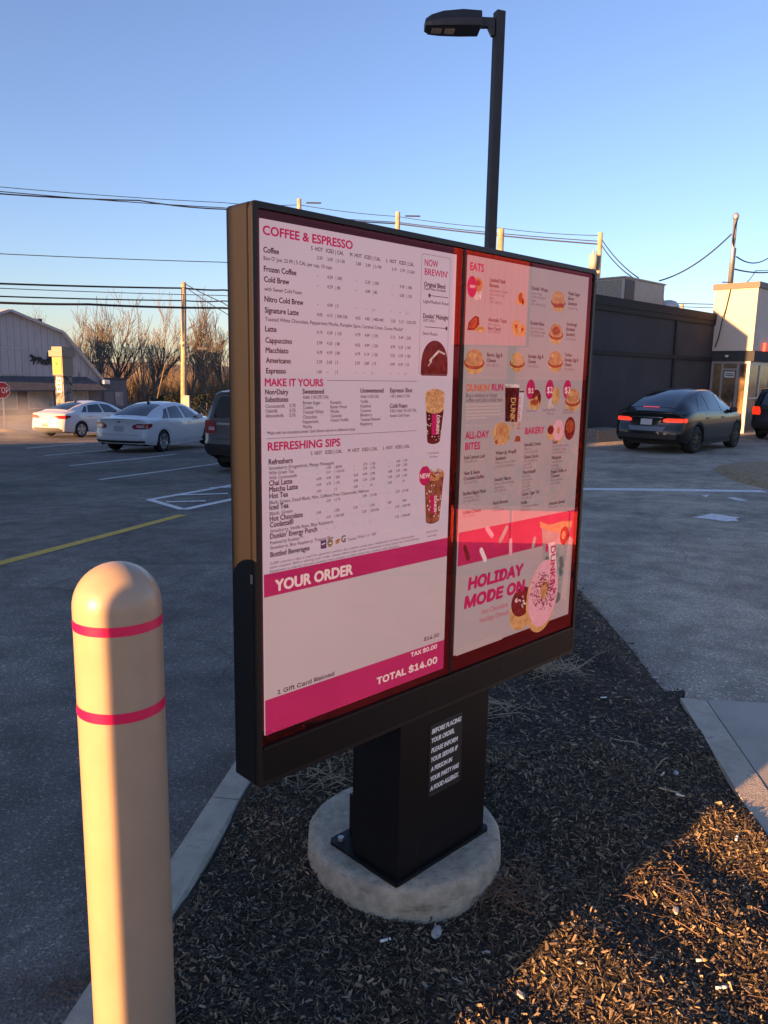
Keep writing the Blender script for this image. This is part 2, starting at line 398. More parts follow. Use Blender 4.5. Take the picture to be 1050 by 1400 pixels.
# yellow line and white markings on the lot
line('painted_yellow_line', gnd(-160, 812), gnd(250, 704), .15, M['yellow_line'])
HA, HB, HC = gnd(204, 683.5), gnd(250, 697), gnd(314, 664)
hd = (HC - HA).normalized()
line('painted_hatch_line', HA, HA + hd * 9, .15, M['white_line'])
line('painted_hatch_line', HA, HB, .12, M['white_line'], dz=.008)
line('painted_hatch_line', HB, HB + hd * 9, .15, M['white_line'])
for (a, b_) in (((227, 687), (281, 685.4)), ((244, 677.5), (312, 675.3)), ((287, 667.5), (330, 666)), ((318, 661), (352, 659.5))):
    line('painted_hatch_line', gnd(*a), gnd(*b_), .13, M['white_line'], dz=.010)
for (a, b_) in (((135.6, 655.9), (292.6, 634.6)), ((95, 637), (210, 624.5)), ((61, 623), (146, 615.4)), ((36, 613), (90, 608.5))):
    line('painted_stall_line', gnd(*a), gnd(*b_), .11, M['white_line'], ext=1.2)
line('painted_stop_line', gnd(775, 668.6), gnd(1046, 672), .28, M['white_line'])
# worn turning arrow on the lane
ab = MB()
for poly in (((948, 708), (962, 705), (972, 702.6), (985, 704), (1000, 706.5), (1012, 708), (1006, 709.5), (1010, 713), (990, 713.5), (975, 711), (962, 709.6)),
             ((958, 678), (970, 676.5), (966, 680)), ((993, 681), (1004, 680.4), (1016, 683), (1024, 685.5), (1008, 684.6))):
    ps = []
    for (x, y) in poly:
        g = gnd(x, y); ps.append((g.x, g.y, zg(g.x, g.y) + .006))
    ab.add(ps, [tuple(range(len(ps)))[::-1]])
plain(ab.build('painted_arrow', M['white_line']))

# mulch bed between kerb and lane
KD = Vector((.128, .992, 0)); KN = Vector((.992, -.128, 0))           # kerb direction, pointing to the bed
KO = Vector((-.708, 2.385, 0))                                          # outer edge of the kerb at y = 2.385
KW = .135
def kerb_x(y, off=0.0): return KO.x + (y - KO.y) * KD.x / KD.y + off / KN.x
def bed_right(y):
    pts = [(-6, 1.15 - .93), (0, 1.09), (2.51, 1.40), (3.76, 1.555), (3.95, 1.66), (4.9, 1.70), (6.2, 1.72), (8.0, 1.62), (9.6, 1.25), (10.6, .75), (11.0, .45)]
    for (a, b_) in zip(pts, pts[1:]):
        if a[0] <= y <= b_[0]: return a[1] + (b_[1] - a[1]) * (y - a[0]) / (b_[0] - a[0])
    return pts[-1][1]
def bed_z(x, y):
    r = bed_right(y) - x
    e = 1.0 if y < 3.9 else sm(r / .35)
    bump = .018 * math.sin(x * 5.1 + y * 2.3) * math.sin(y * 4.3 - x * 1.7) + .012 * math.sin(x * 11 + y * 7)
    e2 = sm((10.9 - y) / .8)
    z0 = zg(x, y) - .01
    return z0 + (.055 + bump - z0) * e * e2
ys = axis([(-6, .8, .4), (.8, 5, .03), (5, 11, .08)])
rows = []
for y in ys:
    x0 = kerb_x(y, KW - .004); x1 = max(bed_right(y), x0 + .05); n = 60
    rows.append([(x0 + (x1 - x0) * j / n, y, bed_z(x0 + (x1 - x0) * j / n, y)) for j in range(n + 1)])
mb = MB(); mb.grid(rows); plain(mb.build('mulch_ground', M['soil']))
# kerb: two poured lengths with a joint
def kerb(y0, y1):
    b = MB(); st = max(2, int((y1 - y0) / .4)); prof = [(0, -.35), (0, .035), (.018, .06), (KW - .012, .06), (KW, .05), (KW, -.35)]
    rows = []
    for i in range(st + 1):
        y = y0 + (y1 - y0) * i / st; P = Vector((kerb_x(y), y, 0))
        rows.append([tuple(P + KN * a + Vector((0, 0, z))) for a, z in prof])
    b.grid(rows, smooth=False); k = len(prof)
    b.add(rows[0], [tuple(range(k))]); b.add(rows[-1], [tuple(range(k))[::-1]])
    return plain(b.build('concrete_kerb', M['kerb']))
kerb(-6, 2.735); kerb(2.743, 5.7); kerb(5.708, 8.7); kerb(8.708, 11.0)
# concrete apron at the lane: edge band and slab
A0 = onz(930, 954, .06); A1 = onz(1050, 1150, .06); ad = (A1 - A0).normalized(); an = Vector((-ad.y, ad.x, 0))
if an.x < 0: an = -an
far = Vector((1, -.075, 0)).normalized()
b = MB(); b.prism([A0 - Vector((0, 0, .4)), A0 + an * .125 - Vector((0, 0, .4)), A0 + an * .125 + ad * 9 - Vector((0, 0, .4)), A0 + ad * 9 - Vector((0, 0, .4))], (0, 0, .4))
plain(b.build('pavement_edge', M['kerb']))
b = MB(); q = A0 + an * .133 + Vector((0, 0, -.4))
b.prism([q, q + far * 2.6, q + far * 2.6 + ad * 9, q + ad * 9], (0, 0, .397)); plain(b.build('pavement', M['slab']))
# planted island on the far side of the lane
IP = [gnd(*p) for p in ((974, 641), (985, 650), (1010, 660), (1046, 669), (1120, 676), (1200, 660), (1120, 634), (1046, 634), (1000, 635.5))]
cx = sum(p.x for p in IP) / len(IP); cy = sum(p.y for p in IP) / len(IP)
b = MB(); rws = []
for s, h in ((1, -.02), (.9, .08), (.6, .14), (.25, .17), (.02, .17)):
    rws.append([(cx + (p.x - cx) * s, cy + (p.y - cy) * s, zg(p.x, p.y) + h) for p in IP + IP[:1]])
b.grid(rws); plain(b.build('island_ground', M['soil2']))
# road across the left side, the verge beyond, the wooded rise behind everything
def strip(name, y0, y1, x0, x1, material, dz, n=12):
    rows = [[(x0 + (x1 - x0) * j / n, y, zg(x0 + (x1 - x0) * j / n, y) + dz) for j in range(n + 1)] for y in axis([(y0, y1, 1.0)])]
    b = MB(); b.grid(rows); return plain(b.build(name, material))
strip('road', 35.5, 45.0, -70, -4.2, M['road'], .008)
strip('verge_ground', 56.5, 95, -90, -4.2, M['verge'], .03)
rows = []
for i in range(40):
    y = 95 + i * 5; row = []
    for j in range(90):
        x = -260 + j * 6
        h = sm(i / 14) * (5.2 + 1.4 * math.sin(x * .031) + .9 * math.sin(x * .11 + 1) + .5 * math.sin(x * .37 + i)) * (1 if x < 30 else max(.35, 1 - (x - 30) / 60))
        row.append((x, y, -1.6 + h))
    rows.append(row)
b = MB(); b.grid(rows); plain(b.build('wooded_hill', M['hill']))

# ------------------------------------------------------------------ the drive-through menu board
U = Vector((.71144, .70275, 0)).normalized(); N = Vector((U.y, -U.x, 0)); Z = Vector((0, 0, 1))
P = Vector((-0.27728536, 1.75985779, 2.01148635))                     # top left corner of the left picture
board = empty('menu_board', (0.09, 2.41, .165))
tag(board, 'black double-screen drive-through menu board lit pink and white on a round concrete pad', 'menu board')
BO = Vector(board.location)
def B(u, v, n=0.0): return P + U * u + Z * v + N * n - BO              # board coordinates -> local to the board
def uv(px, py):
    q = onplane(px, py, P, N) - P; return q.dot(U), q.z
def frame_box(mb, u0, u1, v0, v1, n0, n1): mb.obox(B(u0, v0, n0), U * (u1 - u0), Z * (v1 - v0), N * (n1 - n0)); return mb
def panel_poly(mb, pts, n):                                            # flat picture element in board coordinates
    vs = [B(a, b_, n) for a, b_ in pts]; k = len(vs)
    ar = sum(pts[i][0] * pts[(i + 1) % k][1] - pts[(i + 1) % k][0] * pts[i][1] for i in range(k))
    mb.add(vs, [tuple(range(k)) if ar > 0 else tuple(range(k))[::-1]])
UL, UR, VT, VB = -.027, 1.397, .035, -1.340
CB = -.105
# cabinet: bevelled casing with a raised front lip
def rounded(u0, u1, v0, v1, r, k=4):
    out = []
    for (cu, cv, a0) in ((u1 - r, v1 - r, 0), (u0 + r, v1 - r, 90), (u0 + r, v0 + r, 180), (u1 - r, v0 + r, 270)):
        for i in range(k + 1):
            a = R(a0 + 90 * i / k); out.append((cu + r * math.cos(a), cv + r * math.sin(a)))
    return out
b = MB(); prof = [(0.008, CB), (0, CB + .008), (0, -.020), (.004, -.018), (.004, -.012), (0, -.010), (0, -.002), (.002, 0), (.014, 0), (.014, -.012)]
loops = []
for ins, nn in prof: loops.append([B(a, c, nn) for a, c in rounded(UL + ins, UR - ins, VB + ins, VT - ins, .012)])
rows = [l + l[:1] for l in loops]
b.grid(rows, smooth=False, flip=True); k = len(loops[0]); b.add(loops[0], [tuple(range(k))[::-1]])
b.build('cabinet', M['bronze'], board)
# bottom apron panel of the cabinet, in front
b = MB(); frame_box(b, UL + .014, UR - .014, VB + .014, -1.243, -.03, -.001); b.build('lower_panel', M['black'], board)
b = MB(); frame_box(b, UL + .014, UR - .014, -1.2425, VT - .014, -.06, -.016)
b.build('bezel', M['bezel'], board)
b = MB(); frame_box(b, .688, .698, -1.2415, VT - .016, -.016, -.004); b.build('centre_post', M['black'], board)
b = MB(); frame_box(b, UL + .016, UR - .016, -1.2425, -1.236, -.015, .002); b.build('screen_rail', M['bronze'], board)
# pedestal and foot
b = MB(); frame_box(b, .478, .893, -1.835, VB + .0135, -.207, -.004); b.build('pedestal', M['black'], board)
b = MB(); frame_box(b, .54, .80, -1.835, -1.70, -.29, -.2075); b.build('service_box', M['black'], board)
b = MB()
rl = [[B(a, c2, 0) for a, c2 in []]]
fo = [(.458, .010), (.470, -.002 + .014), (.895, .014), (.907, .004), (.907, -.29), (.895, -.302), (.470, -.302), (.458, -.29)]
b.prism([P + U * a + N * c - Z * 1.8465 - BO for a, c in fo], Z * .012); b.build('base_plate', M['black'], board)
for (a, c) in ((.485, -.27), (.88, -.27)):
    b = MB(); b.lathe(P + U * a + N * c - Z * 1.8344 - BO, [(0, .012), (.011, .012), (.011, 0)], 6, False); b.build('anchor_bolt', M['steel'], board)
# louvre slots on the side of the pedestal: recessed hatch line and the small latch on the casing
b = MB(); b.obox(B(UL - .0015, -.82, -.016), -U * .003, Z * .022, N * .006); b.build('latch', M['steel'], board)

# ---- screen contents
WHT, MAG, INK, HEAD = (.40, .40, .58), (.35, .022, .12), (.022, .016, .035), (.36, .016, .105)
S = dict(white=emat('screen_white', WHT, 1, .03, 2), order=emat('screen_grey', (.365, .35, .45), 1, .04, 2), white2=emat('screen_white_right', (.27, .275, .35), 1, .05, 3),
         magenta=emat('screen_magenta', MAG, 1, .05, 3), ink=emat('screen_ink', INK), head=emat('screen_heading', HEAD), inkgrey=emat('screen_grey_ink', (.13, .10, .16)),
         pale=emat('screen_pale_text', (.58, .50, .60)), orange=emat('screen_orange', (.50, .085, .008)), brown=emat('picture_coffee_brown', (.045, .010, .014), 1, .5, 50),
         cream=emat('picture_cream', (.42, .24, .14), 1, .35, 160), tan=emat('picture_bun', (.36, .18, .10), 1, .22, 60), red=emat('picture_sauce_red', (.24, .055, .03), 1, .4, 120),
         iced=emat('picture_iced_coffee', (.17, .06, .045), 1, .4, 60), teal=emat('picture_teal_cup', (.17, .25, .30), 1, .2, 25), icing=emat('picture_pink_icing', (.55, .30, .43), 1, .08, 60),
         choc=emat('picture_chocolate', (.10, .014, .018), 1, .5, 110), sprink=emat('picture_dark_sprinkle', (.10, .015, .055)), dough=emat('picture_dough', (.42, .25, .13), 1, .25, 50),
         green=emat('picture_avocado', (.20, .19, .08), 1, .4, 140), shade=emat('picture_soft_shade', (.36, .32, .38)), dkteal=emat('picture_dark_teal', (.04, .11, .14)), blue=emat('picture_blue_logo', (.02, .03, .14)),
         band2=emat('banner_magenta', (.33, .020, .10), 1, .10, 6), silver=emat('picture_lid', (.40, .36, .42), 1, .4, 60), peach=emat('picture_peach', (.50, .30, .24), 1, .3, 90))
SCR = {}
lw = .6685
for nm, u0, u1 in (('left', 0.004, .6685), ('right', .7195, 1.3640)):
    b = MB(); frame_box(b, u0, u1, -1.213 if nm == 'left' else -1.186, .002 if nm == 'left' else .008, -.0158, -.012)
    SCR[nm] = b.build('screen', S['white' if nm == 'left' else 'white2'], board)
DISP = {'left': {}, 'right': {}}
PICS = []
def pic(name): PICS.append((name, [])); return PICS[-1]
def shape(side, key, pts, n=-.0116, solo=None):
    if solo: PICS.append((solo, [(side, key, pts, n)]))
    else: PICS[-1][1].append((side, key, pts, n))
def build_pics():
    for name, items in PICS:
        if not items: continue
        b = MB(); keys = []; mi = []
        for side, key, pts, n in items:
            if key not in keys: keys.append(key)
            k0 = len(b.f); panel_poly(b, pts, n); mi += [keys.index(key)] * (len(b.f) - k0)
        o = b.build(name, S[keys[0]], SCR[items[0][0]])
        for k in keys[1:]: o.data.materials.append(S[k])
        o.data.polygons.foreach_set('material_index', mi)
def shape_px(side, key, pts, n=-.0116): shape(side, key, [uv(*p) for p in pts], n)
def ell(side, key, px, py, ru, rv, n=-.0116, a0=0, a1=360, k=26, rot=0.0, squash=None):
    u, v = uv(px, py); c, s = math.cos(rot), math.sin(rot); pts = []
    for i in range(k):
        a = R(a0 + (a1 - a0) * i / (k if a1 - a0 >= 360 else k - 1)); x, y = ru * math.cos(a), rv * math.sin(a)
        pts.append((u + x * c - y * s, v + x * s + y * c))
    shape(side, key, pts, n)
def capsule(side, key, p, q, r, n):
    p = Vector(uv(*p)); q = Vector(uv(*q)); d = (q - p).normalized(); s = Vector((-d.y, d.x)); pts = []
    for c, dd in ((q, d), (p, -d)):
        ss = Vector((-dd.y, dd.x))
        for i in range(7):
            a = -math.pi / 2 + math.pi * i / 6; pts.append(tuple(c + (dd * math.cos(a) + ss * math.sin(a)) * r))
    shape(side, key, pts, n)
TEXTS = []
def load_font():
    try: return bpy.data.fonts.load(bpy.utils.system_resource('DATAFILES', path='fonts') + '/Inter.woff2')
    except Exception: return None
FONT = load_font()
def u_at(px, v):
    a, c = -1.0, 2.5
    for _ in range(50):
        m = (a + c) / 2; q = P + U * m + Z * v - CAM
        X = q.dot(RT) / q.dot(FW) * FPX + 525
        if X < px: a = m
        else: c = m
    return (a + c) / 2
def T(side, s, px, py, h, col='ink', bold=0.0, x1=None, n=-.0108, shear=0.0, rot=0.0, uv0=None, width=None):
    u, v = uv0 if uv0 else uv(px, py)
    if x1 is not None: width = u_at(x1, v) - u
    TEXTS.append((side, s, u, v, h, col, bold, width, n, shear, rot))
L = 'left'
def bl(s, px, py, x1=None, h=.0118, **k): T(L, s, px, py, h, 'ink', .05, x1, **k)      # bold item name
def sm_(s, px, py, x1=None, h=.0082, **k): T(L, s, px, py, h, 'ink', .018, x1, **k)     # small print
T(L, 'COFFEE & ESPRESSO', 363.5, 319.3, .0185, 'head', .06, 486)
cols = [[uv(437.5, 352.7)[0], uv(451.6, 354)[0], uv(463.3, 356)[0]], [uv(490.8, 359.5)[0], uv(503.9, 361.5)[0], uv(514.5, 363)[0]], [uv(539.9, 367)[0], uv(551.3, 368)[0], uv(560.7, 369.5)[0]]]
def header(v, shift=0.0):
    for k, t in enumerate('SML'):
        T(L, t + '  HOT', 0, 0, .0085, 'ink', .035, uv0=(cols[k][0] - (.020 if k else .018), v)); T(L, 'ICED | CAL', 0, 0, .0085, 'ink', .035, uv0=(cols[k][1] - .004, v))
header(uv(432, 341.5)[1])
def prices(v, data, hh=.0076):
    for k, tr in enumerate(data):
        for j, t in enumerate(tr):
            if t: T(L, ('| ' if j == 2 else '') + t, 0, 0, hh, 'ink', .018, uv0=(cols[k][j], v))
D = '–'
for name, y, big, data in (
    ('Coffee', 344, 1, (('2.59', '3.09', '5-130'), ('2.89', '3.49', '5-190'), ('3.19', '3.79', '5-260'))),
    ("Box O' Joe: 23.99 | 5 CAL per cup, 10 cups", 354.4, 0, None),
    ('Frozen Coffee', 370.3, 1, ((D, '4.29', '390'), (D, '5.29', '590'), (D, '5.99', '780'))),
    ('Cold Brew', 384.6, 1, ((D, '4.39', '80'), (D, '4.89', '80'), (D, '5.00', '120'))),
    ('with Sweet Cold Foam', 396.7, 0, None),
    ('Nitro Cold Brew', 411.8, 1, ((D, '4.09', '5'), (D, D, D), (D, D, D))),
    ('Signature Latte', 427, 1, (('4.05', '4.15', '300-330'), ('4.65', '4.85', '400-440'), ('5.05', '5.15', '520-570'))),
    ('Toasted White Chocolate, Peppermint Mocha, Pumpkin Spice, Caramel Craze, Cocoa Mocha*', 438.3, 2, None),
    ('Latte', 452.8, 1, (('4.19', '4.39', '120'), ('4.79', '4.99', '170'), ('5.15', '5.49', '230'))),
    ('Cappuccino', 468.3, 1, (('3.99', '4.35', '80'), ('4.65', '4.99', '120'), ('4.99', '5.29', '160'))),
    ('Macchiato', 482, 1, (('4.39', '4.59', '80'), ('4.79', '5.19', '120'), ('5.25', '5.59', '160'))),
    ('Americano', 496, 1, (('3.39', '3.69', '5'), ('3.59', '3.89', '10'), ('4.09', '4.39', '10'))),
    ('Espresso', 510.4, 1, (('1.60', D, '5'), (D, D, D), (D, D, D)))):
    px = 364.2 + (y - 344) * .022
    if big == 1: bl(name, px, y)
    else: sm_(name, px, y, 555 if big == 2 else (458 if 'Joe' in name else 416.5))
    if data: prices(uv(px, y)[1] + .002, data)
T(L, 'MAKE IT YOURS', 366.3, 527.8, .0165, 'head', .06, 445.5)
def rule(side, xa, ya, xb, yb, t=.0014, key='inkgrey'):
    (ua, va), (ub, vb) = uv(xa, ya), uv(xb, yb); v = (va + vb) / 2
    shape(side, key, [(ua, v), (ub, v), (ub, v + t), (ua, v + t)], solo='rule_line')
rule(L, 451, 521.4, 574, 521)
for s, x, y in (('Non•Dairy', 366.5, 539.4), ('Substitutes', 366.5, 549.8), ('Sweetened', 417.7, 538.6), ('Unsweetened', 496.7, 537), ('Espresso Shot', 537.3, 536.6), ('Cold Foam', 537, 558)): bl(s, x, y, h=.0112)
for s, x, y in (('Coconutmilk', 367, 558), ('Oatmilk', 367, 564.6), ('Almondmilk', 367, 571.3), ('0.70', 399.7, 557), ('0.70', 399.7, 563.8), ('0.70', 399.7, 570.4),
    ('Adds 110-270 CAL', 417.7, 545.4), ('Brown Sugar', 418, 553.2), ('Cookie', 418, 559.6), ('Toasted White', 418, 566), ('Chocolate', 418, 572.8), ('Peppermint', 418, 579.3), ('Mocha', 418, 586),
    ('Pumpkin', 455.8, 552.6), ('Butter Pecan', 455.8, 558.7), ('Mocha', 456, 564.8), ('Caramel', 456, 571), ('French Vanilla', 456, 577),
    ('Adds 5-20 CAL', 496.7, 544.3), ('Vanilla', 496.7, 551), ('Hazelnut', 496.7, 557.4), ('Coconut', 496.7, 563.7), ('Blueberry', 496.7, 569.8), ('Toasted Almond', 496.7, 576), ('Raspberry', 496.7, 582),
    ('1.45 | Adds 5 CAL', 537.2, 543.6), ('0.50 | Adds 70-120 CAL', 537, 564), ('Sweet Cold Foam', 537, 570.6)): sm_(s, x, y, h=.0078)
sm_('*Made with hot chocolate powder. Extra flavors may be an additional charge.', 368.6, 594.8, 490, h=.007, shear=.15)
rule(L, 368.6, 601.2, 573.8, 589)
T(L, 'REFRESHING SIPS', 370.2, 616.8, .0185, 'head', .06, 468.8)
header(uv(436.5, 622.2)[1])
for name, y, big, data in (
    ('Refreshers', 635.8, 1, None), ('Strawberry Dragonfruit, Mango Pineapple', 643.4, 0, None),
    ('With Green Tea', 650, 0, ((D, '3.49', '80/90'), (D, '3.79', '130'), (D, '4.09', '170'))), ('With Coconutmilk', 656.6, 0, ((D, '3.41', '110/120'), (D, '3.79', '170'), (D, '4.29', '230'))),
    ('Chai Latte', 665, 1, (('4.09', '4.49', '200'), ('4.69', '4.99', '290'), ('4.89', '5.49', '380'))), ('Matcha Latte', 673.6, 1, (('4.49', '4.79', '170'), ('4.99', '5.59', '250'), ('5.49', '6.29', '340'))),
    ('Hot Tea', 682.6, 1, (('2.49', D, '0'), ('2.85', D, '0'), ('3.09', D, '0'))), ('Black, Green, Decaf Black, Mint, Caffeine Free Chamomile, Hibiscus', 690.4, 508, None),
    ('Iced Tea', 698.2, 1, ((D, '2.59', '5-70'), (D, '2.89', '5-100'), (D, '3.29', '0-140'))), ('Black, Green', 705.6, 0, None),
    ('Hot Chocolate', 713.9, 1, (('2.99', D, '220'), ('3.39', D, '330'), ('3.89', D, '460'))), ('Coolatta®', 722.2, 1, ((D, '4.29', '230-280'), (D, '5.29', '350-590'), (D, '5.29', '460-790'))),
    ('Strawberry, Vanilla Bean, Blue Raspberry', 729.6, 0, None), ("Dunkin' Energy Punch", 738, 1, ((D, D, D), (D, D, D), (D, '5.25', '430-640'))), ('Powered by Rockstar™', 745.7, 0, None),
    ('Strawberry, Blue Raspberry, Tropical Blue', 752.6, 0, None), ('Bottled Beverages', 763, 1, None)):
    px = 371.2 + (y - 635) * .018
    if big == 1: bl(name, px, y, h=.0122)
    else: sm_(name, px, y, big if big > 2 else {'Straw': 460.5, 'With ': None, 'Power': 417.5, 'Black': 404}.get(name[:5]) if 'Vanilla' not in name and 'Tropical' not in name else 459.5, h=.0080)
    if data: prices(uv(px, y)[1] + .001, data, .0066)
for s, y, x1 in (('2,000 calories a day is used for general nutrition but calorie needs vary. Additional nutrition information', 773.6, 570),
                 ('upon request. Before placing your order, please inform your server if someone in your party has a food allergy.', 778.9, 577),
                 ('Equipment is shared, and any product may contain, or have come into contact with allergens.', 784.4, 550)):
    T(L, s, 373, y, .0064, 'ink', .004, x1)
T(L, 'Water | 0 - 400', 492.2, 737.2, .008, 'ink', .004)
# bottled drink marks
for (x, y, key, ru, rv) in ((446.5, 745.5, 'blue', .0095, .0105), (455.5, 743.2, 'dkteal', .0095, .0115), (465.5, 741.2, 'peach', .010, .010)):
    pic('drink_logo')
    if key == 'blue':
        u, v = uv(x, y); shape(L, key, [(u - ru, v - rv), (u + ru, v - rv), (u + ru, v + rv), (u - ru, v + rv)]); shape(L, 'pale', [(u - ru * .7, v - rv * .1), (u + ru * .6, v + rv * .2), (u + ru * .6, v + rv * .45), (u - ru * .7, v + rv * .2)], -.0114); shape(L, 'red', [(u - ru * .4, v - rv * .55), (u + ru * .5, v - rv * .35), (u + ru * .5, v - rv * .15), (u - ru * .4, v - rv * .35)], -.0114)
    elif key == 'dkteal':
        ell(L, 'green', x, y, ru, rv, k=18); ell(L, 'dkteal', x, y, ru * .8, rv * .55, -.0114, k=18); ell(L, 'pale', x, y + .4, ru * .5, rv * .18, -.0112, k=12)
    else:
        capsule(L, 'peach', (x - 2.6, y + 2), (x + 2.6, y - 2), .004, -.0116); capsule(L, 'red', (x - 2, y - .3), (x + 2, y - 2.6), .0022, -.0114); capsule(L, 'green', (x - 2, y + 3), (x + 2, y + .8), .0018, -.0114)
T(L, 'G', 470.5, 742.5, .017, 'ink', .04); T(L, 'Tropicana', 479, 740.5, .008, 'dkteal', .02, 491)
# "now brewing" column
u0, v1 = uv(581, 345.5); u1, v0 = u0 + .118, uv(579.5, 512)[1]
out = rounded(u0, u1, v0, v1, .008, 4); pic('box_outline')
for i in range(len(out)):
    p, q = out[i], out[(i + 1) % len(out)]; d = Vector((q[0] - p[0], q[1] - p[1])); 
    if d.length < 1e-6: continue
    s = Vector((-d.y, d.x)).normalized() * .0012
    shape(L, 'inkgrey', [p, q, (q[0] + s.x, q[1] + s.y), (p[0] + s.x, p[1] + s.y)])
T(L, 'NOW', 584.7, 362.3, .0165, 'head', .03, 603); T(L, "BREWIN'", 584.7, 375, .0165, 'head', .03, 616.3)
bl('Original Blend', 583.9, 390.8, 612.7); sm_('Decaf Also Available', 583.7, 395.4, 613.5, h=.007); sm_('Light/Medium Roast', 583, 413.5, 617.5)
bl('Dunkin’ Midnight', 582.6, 434.3, 617); sm_('HOT ONLY', 582.8, 439.3, 599, h=.007); sm_('Dark Roast', 582, 457.5, 602)
for x, y, xa, xb in ((591.3, 403.6, 592, 617), (614.5, 449, 585, 614)):
    pic('roast_slider'); u, v = uv(x, y); shape(L, 'ink', [(u_at(xa, v), v - .0009), (u_at(xb, v), v - .0009), (u_at(xb, v), v + .0009), (u_at(xa, v), v + .0009)]); ell(L, 'ink', x, y, .0045, .0058, n=-.0110, k=14)
# coffee picture, two cups, ornament
pic('coffee_picture'); pts = []
ua, vb_ = uv(579.3, 513.5); ub = ua + .112; hh = uv(600, 465.5)[1] - vb_
for i in range(20):
    a = math.pi * i / 19; pts.append(((ua + ub) / 2 + (ub - ua) / 2 * math.cos(a) * (1 - .0 * i), vb_ + .018 + (hh - .018) * math.sin(a) ** .8))
pts += [(ua, vb_ + .006), (ua + .004, vb_), (ub - .004, vb_), (ub, vb_ + .006)]
shape(L, 'brown', pts)
capsule(L, 'silver', (592, 493), (604, 480), .0032, -.0112); capsule(L, 'shade', (604, 480), (612, 484), .0026, -.0112); capsule(L, 'silver', (590, 500), (594, 494), .0022, -.0112); capsule(L, 'choc', (608, 494), (612, 506), .004, -.0112)
def cup(side, top, bot, rt, rb, key, n=-.0116):
    (ut, vt), (ub_, vb2) = uv(*top), uv(*bot); pts = [(ut - rt, vt), (ub_ - rb, vb2)]
    for i in range(1, 8):
        a = math.pi + math.pi * i / 8; pts.append((ub_ + rb * math.cos(a), vb2 + rb * .35 * math.sin(a)))
    pts += [(ub_ + rb, vb2), (ut + rt, vt)]; shape(side, key, pts, n); return (ut, vt), (ub_, vb2)
pic('cup_picture'); cup(L, (599, 560), (597, 603), .0375, .027, 'brown'); cup(L, (599, 540), (598.6, 559.5), .041, .0375, 'cream', -.0114); ell(L, 'cream', 599, 540, .041, .0165, -.0113)
for i in range(26): ell(L, 'tan', 599 + random.uniform(-11, 11), 540 + random.uniform(-4, 4), .003, .0022, -.0111, k=6)
for i in range(30): ell(L, 'pale', 597.5 + random.uniform(-10, 10), 583 + random.uniform(-19, 19), .0022, .0014, -.0112, k=6)
shape_px(L, 'head', [(594.5, 567), (602.5, 566.4), (602, 594.5), (594.2, 595.5)], -.0111); T(L, 'DUNKIN', 601.0, 568, .0125, 'pale', .03, rot=-math.pi / 2, width=.052)
pic('cup_picture'); cup(L, (598, 650), (595.5, 712), .042, .029, 'iced'); ell(L, 'tan', 598, 649.5, .042, .018, -.0114); ell(L, 'silver', 598, 646, .030, .010, -.0113)
for i in range(22): ell(L, 'red', 598 + random.uniform(-11, 11), 650 + random.uniform(-4, 6), .005, .0035, -.0112, k=7)
for i in range(26): ell(L, 'pale', 597 + random.uniform(-10, 10), 685 + random.uniform(-22, 22), .0024, .0024, -.0112, k=6)
shape_px(L, 'head', [(591.5, 678), (598.5, 676.8), (599.5, 701.5), (593, 703)], -.0111); T(L, 'DUNKIN', 597.6, 679, .0115, 'pale', .03, rot=-math.pi / 2, width=.046)
pic('ornament_picture'); ell(L, 'head', 584.8, 651, .0245, .028, -.0110); ell(L, 'silver', 584.8, 634.5, .007, .008, -.0110); T(L, 'NEW', 577.6, 655.2, .0135, 'pale', .04, 591.7, n=-.0106)
for s, x, y in (('Cookie Butter', 588.5, 621.6), ('Cold Brew', 590.5, 626.8), ('Special Cookie', 586.5, 730), ('Iced Coffee', 588.5, 735.5)): T(L, s, x, y, .0062, 'ink', .004)
# order panel
def mv(a, c): return (uv(*a)[1] + uv(*c)[1]) / 2
vA, vB_, vC = mv((368, 788.2), (613.8, 735)), mv((368, 820), (613.8, 760)), mv((370, 961.8), (611, 873.4))
shape(L, 'magenta', [(.004, vB_), (.6685, vB_), (.6685, vA), (.004, vA)], solo='colour_band'); shape(L, 'order', [(.004, vC), (.6685, vC), (.6685, vB_), (.004, vB_)], solo='order_panel'); shape(L, 'magenta', [(.004, -1.213), (.6685, -1.213), (.6685, vC), (.004, vC)], solo='colour_band')
T(L, 'YOUR ORDER', 380.5, 809.6, .0265, 'pale', .075, 485.5)
T(L, '1 Gift Card Reload', 383, 951.3, .0145, 'ink', .035, 460.5); T(L, '$14.00', 583.4, 878, .0145, 'ink', .035, 603.6)
T(L, 'TAX $0.00', 565.5, 899.6, .0165, 'pale', .065, 600.8); T(L, 'TOTAL $14.00', 519, 937.6, .0255, 'pale', .065, 600.8)

